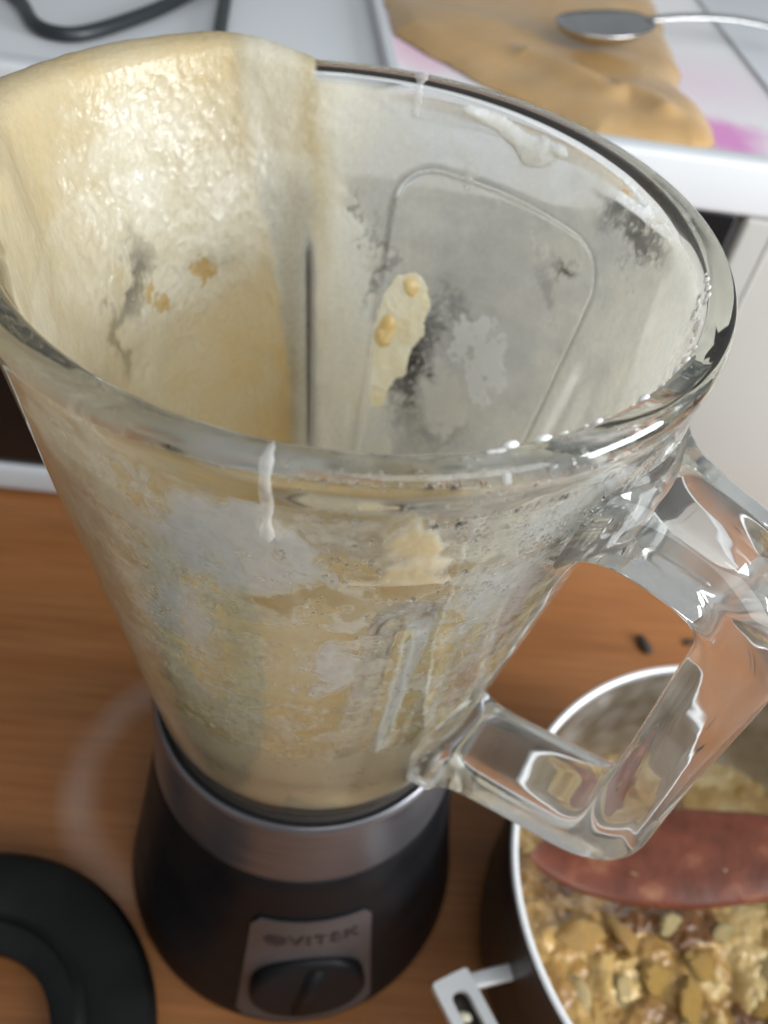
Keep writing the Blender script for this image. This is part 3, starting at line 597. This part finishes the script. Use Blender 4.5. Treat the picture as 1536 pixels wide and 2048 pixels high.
def lump(name, spots, matl, seed, inner=True, res=.00035, amp=.25):
    """clot of batter on the wall: union of soft spots (theta, z, r_theta_m, r_z, height) as a height field over the wall"""
    t0 = min(s[0]-math.degrees(s[2]*1.5/.066) for s in spots); t1 = max(s[0]+math.degrees(s[2]*1.5/.066) for s in spots)
    z0 = min(s[1]-s[3]*1.5 for s in spots); z1 = max(s[1]+s[3]*1.5 for s in spots)
    nt_ = int((t1-t0)*math.pi/180*.066/res)+2; nz_ = int((z1-z0)/res)+2
    tt, zz = np.meshgrid(np.linspace(t0, t1, nt_), np.linspace(z0, z1, nz_))
    rr = (rin(zz) if inner else cone_r(zz)); rr = rr-(.0030*rib(tt % 360)*S(.283, .268, zz) if inner else 0)
    pp = np.stack([tt*.00115*260, zz*260, 0*tt+seed], -1); wx = (fbm(pp, seed, 3)-.5)
    f = 0*tt
    for (a, b2, c, e, h) in spots:
        q_ = np.hypot(np.radians(tt-a)*.066/c, (zz-b2)/e); f = f+np.exp(-1.6*q_**2); hm = h
    f = hm*np.sqrt(np.clip((f+wx*.5-.32)/.9, 0, 1))
    f = f*(1-amp+2*amp*fbm(pp*1.7, seed+5, 3))
    k_ = f > 2e-5; sgn = -1 if inner else 1
    rad = rr+sgn*(np.maximum(f, 0)+.0002); V = np.stack([rad*np.cos(np.radians(tt)), rad*np.sin(np.radians(tt)), zz], -1)
    Fg = grid_faces(nz_, nt_, False); kk = k_.reshape(-1)[Fg].any(1); Fg = Fg[kk]
    if not inner: pass
    us = np.unique(Fg); rm = np.full(nz_*nt_, -1); rm[us] = np.arange(len(us))
    Fg2 = rm[Fg]; Fg2 = Fg2[:, ::-1] if inner else Fg2
    return link(name, np_mesh(name, V.reshape(-1, 3)[us], Fg2), matl)
o = lump('batter_clot', [(74.0, .2650, .0068, .0068, .0024), (76.5, .2580, .0075, .0075, .0022), (73.4, .2525, .0058, .0062, .0020), (79.0, .2480, .0078, .0085, .0020), (76.0, .2420, .0060, .0065, .0018), (81.0, .2360, .0080, .0085, .0015), (83.5, .2260, .0080, .0090, .0012)], M['cream'], 3)
tag(o, 'cream batter clot stuck in the middle of the back glass wall', 'batter')
o = lump('batter_clot', [(74.4, .2668, .0036, .0034, .0030), (78.6, .2545, .0030, .0050, .0027), (79.8, .2495, .0034, .0050, .0027)], M['orange_batter'], 4)
tag(o, 'orange pulp spot on the cream clot on the back wall', 'batter')
o = lump('batter_smear', [(68, .3172, .0035, .0014, .0008), (63, .3165, .0050, .0020, .0012), (58, .3148, .0050, .0026, .0016), (53.5, .3130, .0045, .0042, .0022), (50.5, .3142, .0035, .0032, .0022), (47, .3160, .0030, .0016, .0010)], M['white_batter'], 6)
tag(o, 'pale batter smear with a sagging drop just under the far rim', 'batter')
def drip(name, tdeg, path_rows, w, matl, label, seed):
    """a run of batter that follows the lip profile at one azimuth; path_rows are rows of the jug profile"""
    jx = int(round((tdeg+180) % 360/360*NT)) % NT; n = len(path_rows); k = 13; v = np.linspace(-1, 1, k); V = []
    for q_, i in enumerate(path_rows):
        p = G[i, jx]; nn_ = GN[i, jx]; tg = np.array([-math.sin(R_(tdeg)), math.cos(R_(tdeg)), 0]); u_ = q_/(n-1)
        ww = w*(.30+.75*vnoise(np.array([[q_*.6+seed, seed, .3]]))[0]*(1.15-.5*u_)+.75*math.exp(-((u_-.88)/.09)**2))*math.sqrt(max(0, 1-(2*u_-1)**8))+.0001
        hgt = .0006*(.4+.8*vnoise(np.array([[q_*.5, seed+3., .7]]))[0]+.8*math.exp(-((u_-.9)/.08)**2))*math.sqrt(max(0, 1-(2*u_-1)**8))
        for vv_ in v: V.append(p+tg*vv_*ww+nn_*(.0003+hgt*math.sqrt(max(0, 1-vv_**2))))
    me = np_mesh(name, np.array(V), grid_faces(n, k, False)[:, ::-1])
    for nme, val in (('thick', .38), ('pulp', .04)):
        at_ = me.attributes.new(nme, 'FLOAT', 'POINT'); at_.data.foreach_set('value', np.full(len(V), val, np.float32)*(1 if nme == 'pulp' else (.7+.6*vnoise(np.array(V)*700)).astype(np.float32)))
    o = link(name, me, M['film']); tag(o, label, 'batter'); return o
r3 = np.where(kind == 3)[0]; r1 = np.where(kind == 1)[0]
drip('batter_drip', -97.4, list(range(i_lip0+3, i_lip1))+list(r3[:7]), .0011, M['white_batter'], 'white batter drip running over the near rim and down outside', 2)
drip('batter_drip', 80.5, list(r1[-9:])+list(range(i_lip0, i_lip0+6)), .0015, M['white_batter'], 'short white batter drip crossing the far rim', 5)
drip('batter_drip', 66.2, [int(r) for r in r1 if .2972 < prof[r, 1] < .3022], .0012, M['white_batter'], 'small white bead of batter on the edge of the back panel', 9)

# tiny batter beads along the inner edge of the near right rim, and water droplets on the near wall
def beads(name, pts, matl, label, cat):
    bm0 = bmesh.new(); bmesh.ops.create_icosphere(bm0, subdivisions=2, radius=1); v0 = np.array([v.co[:] for v in bm0.verts]); f0 = np.array([[v.index for v in f.verts] for f in bm0.faces]); bm0.free()
    VV, FF = [], []
    for k, (p, nrm, r, flat, st) in enumerate(pts):
        nrm = np.array(nrm); up = np.array([0, 0, 1.0]); a = up-nrm*(up@nrm); a /= np.linalg.norm(a); b2 = np.cross(nrm, a)
        VV.append(np.array(p)+r*(v0[:, :1]*a*st+v0[:, 1:2]*b2+v0[:, 2:3]*nrm*flat)); FF.append(f0+k*len(v0))
    o = link(name, np_mesh(name, np.vstack(VV), np.vstack(FF)), matl); tag(o, label, cat, kind='stuff'); return o
rng = np.random.RandomState(5); pts = []
for k in range(70):
    td = rng.uniform(-70, -3); td = td if rng.rand() < .75 else rng.uniform(-66, -50)
    jx = int(round((td+180)/360*NT)) % NT; i = i_lip0-rng.randint(0, 5) if rng.rand() < .8 else i_lip0+1; big = rng.rand() < .25
    pts.append((G[i, jx], GN[i, jx], rng.uniform(.0004, .0009)*(1.8 if big else 1), .6, 1.0))
beads('batter_beads', pts, M['white_batter'], 'little pale batter beads along the inner edge of the near right rim', 'batter')
pts = []
for k in range(1000):
    td = -100+58*rng.beta(2.2, 1.5); zz = rng.uniform(.2950, .3125) if rng.rand() < .75 else rng.uniform(.279, .30)
    if vnoise(np.array([[td*.25, zz*260, 1.5]]))[0] < .36: continue
    p, nrm = at(td, zz, 0.00002, False); r = .00015+.00046*rng.rand()**3
    pts.append((p, nrm, r, .55, 1+rng.rand()*.5 if r < .0003 else 1+1.2*rng.rand()))
for k in range(60):
    td = rng.uniform(-96, -58); i = rng.randint(i_lip0+6, i_lip1); jx = int(round((td+180)/360*NT)) % NT; pts.append((G[i, jx], GN[i, jx], .00015+.0003*rng.rand()**2, .6, 1+rng.rand()))
beads('water_droplets', pts, M['drop'], 'fine water droplets splashed on the near outside of the jug', 'water')

# ------------------------------------------------------------------ motor base
base = empty('blender_motor', (0, 0, 0)); tag(base, 'black blender motor base with silver collar under the glass jug', 'blender base')
ZC = .1095; R3 = .0722
hp = [(.0, .0012), (.0690, .0012), (.0722, .0026), (R3, .006)]+[(R3-(R3-.0552)*(k/14)**.95, .006+(ZC-.0075)*(k/14)) for k in range(1, 15)]+[(.0545, ZC-.0006), (.0530, ZC), (.0, ZC)]
lathe('housing', hp, M['black_plastic'], base, 160, sharp=40)
def base_r(z): return R3-(R3-.0552)*((z-.006)/(ZC-.0075))**.95
lathe('collar', [(.0500, ZC+.0004), (.0546, ZC+.0004), (.0554, ZC+.0014), (.0553, ZC+.004), (.0537, .1440), (.0532, .1462), (.0522, .1472), (.0512, .1468), (.0508, .1440), (.0500, .130)], M['satin_metal'], base, 160, sharp=50)
lathe('gasket', [(.030, .1292), (.0496, .1292), (.0502, .140), (.0505, .1478), (.0498, .1494), (.030, .1494)], M['rubber'], base, 128, sharp=50)
def wrap(tdeg, v, off):
    """v = height on the sloped side -> point and normal"""
    r = base_r(v)+off; return (r*math.cos(R_(tdeg)), r*math.sin(R_(tdeg)), v+off*.17)
# label plate
nu, nv = 28, 18; V = []; TC = -81.2
for off in (.0004, .0012):
    for a in range(nv):
        for c in range(nu):
            vv = .0085+(.0845-.0085)*a/(nv-1); u_ = -1+2*c/(nu-1)
            # rounded corners
            hw = 20.6+1.6*(1-a/(nv-1)); cut = 0
            dz = min(vv-.0085, .0845-vv); 
            if dz < .004: cut = (1-math.sqrt(max(0, 1-((.004-dz)/.004)**2)))*2.6
            V.append(wrap(TC+u_*(hw-cut), vv, off))
F = [list(x)[::-1] for x in grid_faces(nv, nu, False)]+[list(x+nv*nu) for x in grid_faces(nv, nu, False)]
e = [c for c in range(nu)]+[a*nu+nu-1 for a in range(1, nv)]+[(nv-1)*nu+c for c in range(nu-2, -1, -1)]+[a*nu for a in range(nv-2, 0, -1)]
for a, c in zip(e, e[1:]+e[:1]): F.append([a, c, c+nv*nu, a+nv*nu])
pl = link('label_plate', py_mesh('label_plate', V, F), M['plate'], base); soft(pl, 45)
# lettering wrapped on the plate
def wrap_text(body_, size, tdeg, z, parent, name):
    cu_ = bpy.data.curves.new(name, 'FONT'); cu_.body = body_; cu_.size = size; cu_.align_x = 'CENTER'; cu_.align_y = 'CENTER'; cu_.offset = size*.006; cu_.space_character = 1.15; cu_.extrude = .00025; cu_.resolution_u = 4
    ob = bpy.data.objects.new(name, cu_); COL.objects.link(ob); dg = bpy.context.evaluated_depsgraph_get(); me = bpy.data.meshes.new_from_object(ob.evaluated_get(dg)); bpy.data.objects.remove(ob)
    xs_ = [v.co.x for v in me.vertices]; kx = .0250/(max(xs_)-min(xs_)); xm = (max(xs_)+min(xs_))/2
    for v in me.vertices:
        x, y, h = v.co; zz = z+y*.985; v.co = wrap(tdeg+math.degrees((x-xm)*kx/base_r(zz)), zz, .0015+h)
    me.update(); return link(name, me, M['print'], parent, smooth=False)
wrap_text('VITEK', .0092, TC+4.6, .0722, pl, 'lettering')
bm = bmesh.new()
def ring2d(r0, r1, x0, asp):
    n = 40; vs = []
    for r in (r0, r1):
        for k in range(n):
            a = 2*math.pi*k/n; vs.append(bm.verts.new((x0+r*asp*math.cos(a), r*math.sin(a), 0)))
    for k in range(n): bm.faces.new([vs[k], vs[(k+1) % n], vs[n+(k+1) % n], vs[n+k]])
ring2d(.0024, .0033, 0, 1.2); ring2d(.0005, .0013, 0, 1.2)
vs = [bm.verts.new((x_, y_, 0)) for x_, y_ in ((-.0028, -.0004), (.0028, -.0004), (.0028, .0004), (-.0028, .0004))]; bm.faces.new(vs)
for v in bm.verts:
    zz = .0722+v.co.y; v.co = wrap(TC-11.8+math.degrees(v.co.x/base_r(zz)), zz, .0016)
me = bpy.data.meshes.new('logo'); bm.to_mesh(me); bm.free(); link('logo', me, M['print'], pl, smooth=False)
# rotary dial on the plate
zc = .0375; cpt = Vector(wrap(TC, zc, .0013)); sl = math.atan2(R3-.0552, ZC-.0075); nrm = Vector((math.cos(sl)*math.cos(R_(TC)), math.cos(sl)*math.sin(R_(TC)), math.sin(sl)))
dial = lathe('dial', [(0, -.006), (.0215, -.006), (.0222, -.0005), (.0222, .0014), (.0208, .0026), (.0190, .0029), (0, .0030)], M['black_plastic'], None, 72, close=True, sharp=50)
mw = Matrix.Translation(cpt) @ nrm.to_track_quat('Z', 'Y').to_matrix().to_4x4()
dial.data.transform(mw); dial.parent = base
gb = bmesh.new(); bmesh.ops.create_cube(gb, size=1); bmesh.ops.scale(gb, vec=(.036, .0070, .0022), verts=gb.verts); bmesh.ops.bevel(gb, geom=list(gb.edges), offset=.0010, segments=3, affect='EDGES'); bmesh.ops.translate(gb, vec=(0, 0, .0030), verts=gb.verts)
bmesh.ops.rotate(gb, cent=(0, 0, 0), matrix=Matrix.Rotation(R_(80), 3, 'Z'), verts=gb.verts)
me = bpy.data.meshes.new('dial_grip'); gb.to_mesh(me); gb.free(); me.transform(mw); gp = link('dial_grip', me, M['black_plastic'], dial); 

# ------------------------------------------------------------------ lid at the lower left
LC = (-.1180, -.0922); lid = empty('blender_lid', (LC[0], LC[1], 0)); tag(lid, 'black round blender lid with a centre hole lying beside the base', 'lid')
lathe('cap', [(.0345, .0200), (.0375, .0225), (.0440, .0232), (.0455, .0218), (.0480, .0214), (.0500, .0226), (.0655, .0240), (.0705, .0228), (.0730, .0192), (.0735, .0135), (.0715, .0125), (.0560, .0125), (.0345, .0125)], M['lid_plastic'], lid, 128, LC+(0,), sharp=40)
lathe('skirt', [(.0560, .0004), (.0610, .0004), (.0625, .0030), (.0628, .0123), (.0560, .0123)], M['lid_plastic'], lid, 128, LC+(0,), sharp=40)
lathe('seal', [(.0630, .0050), (.0655, .0062), (.0655, .0078), (.0630, .0090)], M['rubber'], lid, 128, LC+(0,), sharp=60)

# ------------------------------------------------------------------ saucepan
PC = (.1800, -.0342); PRD = .1010; PZR = .085
pot = empty('saucepan', (PC[0], PC[1], 0)); tag(pot, 'dark walled steel saucepan of cooked apples right of the blender base', 'saucepan')
lathe('wall', [(0, .0010), (.085, .0010), (.0925, .0035), (.0955, .0100), (.0985, .0800), (.0990, .0838), (.0970, .0838), (.0962, .080), (.0935, .0110), (.0905, .0055), (.084, .0040), (0, .0040)], M['pot_dark'], pot, 160, PC+(0,), sharp=50)
lathe('liner', [(0, .0044), (.0835, .0044), (.0900, .0060), (.0930, .0115), (.0957, .080), (.0965, .0842), (.0955, .0842), (.0947, .080), (.0920, .0120), (.0890, .0070), (.083, .0054), (0, .0054)], M['pot_steel'], pot, 160, PC+(0,), sharp=60)
lathe('rim', [(PRD-.0036+.0013*math.cos(a), PZR+.0003+.0009*math.sin(a)) for a in np.linspace(0, 2*math.pi, 14, endpoint=False)], M['pot_rim'], pot, 160, PC+(0,), sharp=90)
# side lug with a slot
A = np.array([.0553, -.0689]); B = np.array([.0685, -.0621]); dl = np.array([.50, -.866]); zl = .0585
def lug_ring(name, outer, innr, z0, z1, matl, parent):
    bm = bmesh.new(); n = len(outer); Vv = {}
    for tag_, P_ in (('o', outer), ('i', innr)):
        for zk, z_ in ((0, z0), (1, z1)): Vv[tag_, zk] = [bm.verts.new((x_, y_, z_)) for x_, y_ in P_]
    for k in range(n):
        k2 = (k+1) % n
        bm.faces.new([Vv['o', 1][k], Vv['o', 1][k2], Vv['i', 1][k2], Vv['i', 1][k]]); bm.faces.new([Vv['o', 0][k2], Vv['o', 0][k], Vv['i', 0][k], Vv['i', 0][k2]])
        bm.faces.new([Vv['o', 0][k], Vv['o', 0][k2], Vv['o', 1][k2], Vv['o', 1][k]]); bm.faces.new([Vv['i', 0][k2], Vv['i', 0][k], Vv['i', 1][k], Vv['i', 1][k2]])
    bmesh.ops.recalc_face_normals(bm, faces=bm.faces); me = bpy.data.meshes.new(name); bm.to_mesh(me); bm.free(); o = link(name, me, matl, parent); soft(o, 35); return o
wv = (B-A)/np.linalg.norm(B-A); wl = np.linalg.norm(B-A)
def rrect(l0, l1, w0, w1, r):
    out = []
    for (cx0, cy0, a0) in ((l1-r, w1-r, 0), (l0+r, w1-r, 90), (l0+r, w0+r, 180), (l1-r, w0+r, 270)):
        for k in range(7): a = R_(a0+15*k); out.append(A+dl*(cx0+r*math.cos(a))+wv*(cy0+r*math.sin(a)))
    return out
lug = lug_ring('side_handle', rrect(0, .062, 0, wl, .0015), rrect(.006, .056, .0040, wl-.0040, .0030), zl-.004, zl, M['pot_rim'], pot)
for s_l in (.004, .058):
    p0 = A+dl*s_l+wv*(wl-.001); toc = np.array(PC)-p0; dd = np.linalg.norm(toc); mid = p0+toc/dd*(dd-.097)/2
    box('handle_arm', (mid[0], mid[1], zl-.0065), (max(.004, dd-.097+.003), .006, .004), M['pot_rim'], lug, .001, 2, rotz=math.atan2(toc[1], toc[0]))
box('slot_floor', tuple(A+dl*.031+wv*(wl/2))+(zl-.0075,), (.054, .0095, .002), M['pot_dark'], lug, .0005, 1, rotz=math.atan2(dl[1], dl[0]))
for k in range(5):
    c = A+dl*(.014+.008*k)+wv*(wl/2+random.uniform(-.0015, .0015))
    bm = bmesh.new(); bmesh.ops.create_icosphere(bm, subdivisions=2, radius=1)
    for v in bm.verts: v.co = Vector((v.co.x*.0030, v.co.y*.0020, v.co.z*.0014))*(0.8+.4*random.random())
    bmesh.ops.translate(bm, vec=(c[0], c[1], zl-.0055), verts=bm.verts); me = bpy.data.meshes.new('batter_fleck'); bm.to_mesh(me); bm.free()
    o = link('batter_fleck', me, M['cream']); tag(o, 'cream batter fleck caught in the slot of the saucepan handle', 'batter', 'flecks in the saucepan handle slot')

# cooked apples
g = np.linspace(-.094, .094, 230); AX, AY = np.meshgrid(g, g, indexing='ij'); rr = np.hypot(AX, AY); q = np.stack([AX, AY, 0*AX], -1)
ZA = .0450
wxx = AX+.030*(fbm(q*60, 301, 4, .6)-.5); wyy = AY+.030*(fbm(q*60, 302, 4, .6)-.5)
best = np.full(AX.shape, -1e9); tint = np.zeros(AX.shape); rg = np.random.RandomState(12)
for k in range(170):
    a_ = rg.uniform(0, 2*np.pi); r_ = .095*math.sqrt(rg.rand()); px, py = r_*math.cos(a_), r_*math.sin(a_); ang = rg.uniform(0, np.pi); sz = rg.uniform(.008, .018); el_ = rg.uniform(1, 1.9); tn = rg.beta(1.3, 1.1); h0 = rg.uniform(-.003, .004)
    dx = wxx-px; dy = wyy-py; u_ = (dx*math.cos(ang)+dy*math.sin(ang))/el_; v_ = -dx*math.sin(ang)+dy*math.cos(ang); hk = h0*.8-.0040*((u_**2+v_**2)/sz**2)
    nb_ = hk > best; best = np.where(nb_, hk, best); tint = np.where(nb_, tn, tint)
hz = ZA+np.maximum(best, -.007)+.0045*(fbm(q*130, 95, 4, .6)-.5)+.010*(fbm(q*24, 91, 2)-.5)-.030*S(-.012, .05, AY)
tint = np.clip(-.02+.85*tint+.55*(fbm(q*80, 97, 4, .6)-.5)+.06*np.clip(best/.004, -2, 1), 0, 1)
kp = rr < .0938; idx = np.full(AX.shape, -1); idx[kp] = np.arange(kp.sum()); Fq = []
for i in range(len(g)-1):
    a = idx[i, :-1]; b_ = idx[i+1, :-1]; c = idx[i+1, 1:]; d_ = idx[i, 1:]; ok = (a >= 0) & (b_ >= 0) & (c >= 0) & (d_ >= 0); Fq.append(np.stack([a, b_, c, d_], -1)[ok])
mu = link('apple_mush', np_mesh('apple_mush', np.stack([AX[kp]+PC[0], AY[kp]+PC[1], hz[kp]], -1), np.vstack(Fq)), M['mush']); at_ = mu.data.attributes.new('tint', 'FLOAT', 'POINT'); at_.data.foreach_set('value', tint[kp].astype(np.float32)); tag(mu, 'brown cooked apple mush filling the saucepan between the chunks', 'apple mush', kind='stuff')
cm = []
for k in range(7):
    bm = bmesh.new(); bmesh.ops.create_icosphere(bm, subdivisions=3, radius=1); co_ = np.array([v.co[:] for v in bm.verts])
    f1 = fbm(co_*1.3+k*9, 100+k, 4, .55); f2 = fbm(co_*4+k*5, 120+k, 4, .7)
    for v, a_, b2 in zip(bm.verts, f1, f2):
        s_c = .10+.85*a_+.95*b2; v.co = Vector((v.co.x*s_c, v.co.y*s_c*.78, (abs(v.co.z)**.8*(1 if v.co.z > 0 else -1))*s_c*.42))
    me = bpy.data.meshes.new('apple_chunk'); bm.to_mesh(me); bm.free(); me.shade_smooth(); cm.append(me)
placed = []; tries = 0; ck = 0
while len(placed) < 44 and tries < 6000:
    tries += 1; a = random.uniform(0, 2*math.pi); r = .088*math.sqrt(random.random()); x_, y_ = r*math.cos(a), r*math.sin(a)
    if y_ > .0: continue
    if any((x_-p[0])**2+(y_-p[1])**2 < .0120**2 for p in placed): continue
    placed.append((x_, y_)); i = int(np.argmin(np.abs(g-x_))); j_ = int(np.argmin(np.abs(g-y_)))
    k = random.randrange(7); me = cm[k].copy(); me.materials.clear(); ak = random.choice([0, 0, 1, 1, 1, 2, 3, 3]); me.materials.append(M['apple%d' % ak])
    o = bpy.data.objects.new('apple_chunk', me); COL.objects.link(o); o.location = (PC[0]+x_, PC[1]+y_, hz[i, j_]+random.uniform(-.0030, -.0008))
    sc = random.uniform(.0045, .0095); 
    if r > .076: sc *= .6
    o.scale = (sc*random.uniform(.9, 1.4), sc, sc*random.uniform(.7, 1.1)); o.rotation_euler = (random.uniform(-.6, .6), random.uniform(-.6, .6), random.uniform(0, 6.28))
    cw = ['golden brown', 'pale cream', 'dark brown', 'amber yellow'][ak]; tag(o, cw+' cooked apple chunk among many in the saucepan', 'apple chunk', cw+' cooked apple chunks in the saucepan')

# red spatula lying in the pan
spt = empty('spatula', (.14, -.02, .06)); tag(spt, 'dark red silicone spatula lying across the apples in the saucepan', 'spatula')
def blade(name, us, wid, thick, z, yc, parent):
    n = len(us); na_ = 28; al_ = np.linspace(0, 2*np.pi, na_, endpoint=False); V = np.zeros((n, na_, 3))
    for i in range(n):
        c_, s_2 = np.cos(al_), np.sin(al_); sx_ = np.sign(c_)*np.abs(c_)**.7; sy_ = np.sign(s_2)*np.abs(s_2)**.7
        V[i, :, 0] = us[i]; V[i, :, 1] = yc[i]+sx_*wid[i]; V[i, :, 2] = z[i]+sy_*thick[i]+sx_*wid[i]*.22
    F = [list(x) for x in grid_faces(n, na_)]+[list(range(na_))[::-1], [(n-1)*na_+k for k in range(na_)]]
    me = py_mesh(name, V.reshape(-1, 3), F); bm = bmesh.new(); bm.from_mesh(me); bmesh.ops.recalc_face_normals(bm, faces=bm.faces); bm.to_mesh(me); bm.free(); return link(name, me, M['red'], parent)
u = np.linspace(0, 1, 40); xs = .0975+.125*u
blade('blade', xs, np.interp(u, [0, .02, .06, .15, .3, .5, .7, .85, 1], [.0006, .0040, .0076, .0128, .0172, .0188, .0165, .0130, .0090]), .0046*np.interp(u, [0, .02, .1, .3, 1], [.1, .5, .85, 1, 1]), 0.0535+.0300*u**1.1, -.0165-.0015*np.sin(np.pi*u), spt)
u = np.linspace(0, 1, 20); blade('handle', .2220+.13*u, .0085-.001*u, .0048+0*u, .0833+.020*u, -.0166+.0065*u, spt)

# pulp stuck to the spatula
for k in range(9):
    u_ = random.uniform(.15, .95); px = .0975+.125*u_; py = -.0175+random.uniform(-.0085, .0085); pz_ = .0535+.0300*u_**1.1+.0062*.9+(py+.0175)*.22
    me = cm[k % 7].copy(); me.materials.clear(); me.materials.append(M['apple%d' % (k % 4)]); o = bpy.data.objects.new('apple_fleck', me); COL.objects.link(o); o.location = (px, py, pz_-.0021); sc = random.uniform(.0012, .0028)
    o.scale = (sc*1.3, sc, sc*.6); o.rotation_euler = (random.uniform(-.3, .3), random.uniform(-.3, .3), random.uniform(0, 6)); tag(o, 'little fleck of apple pulp stuck on the red spatula', 'apple pulp', 'pulp flecks on the spatula')

# crumbs on the table seen through the handle
for k, (x_, y_, s_x, rz, lb) in enumerate([(.1905, .1345, .0042, 1.9, 'larger dark crumb on the table behind the saucepan rim'), (.2190, .1400, .0026, .4, 'smaller dark crumb on the table close to the glass grip')]):
    bm = bmesh.new(); bmesh.ops.create_icosphere(bm, subdivisions=3, radius=1); co_ = np.array([v.co[:] for v in bm.verts]); f1 = fbm(co_*1.8+k*7, 200+k, 3)
    for v, a_ in zip(bm.verts, f1): v.co = Vector((v.co.x*s_x*1.7, v.co.y*s_x*.75, v.co.z*s_x*.4))*(.6+.8*a_)
    bmesh.ops.rotate(bm, cent=(0, 0, 0), matrix=Matrix.Rotation(rz, 3, 'Z'), verts=bm.verts); bmesh.ops.translate(bm, vec=(x_, y_, s_x*.38), verts=bm.verts)
    me = bpy.data.meshes.new('crumb'); bm.to_mesh(me); bm.free(); o = link('crumb', me, M['crumb']); tag(o, lb, 'crumb')
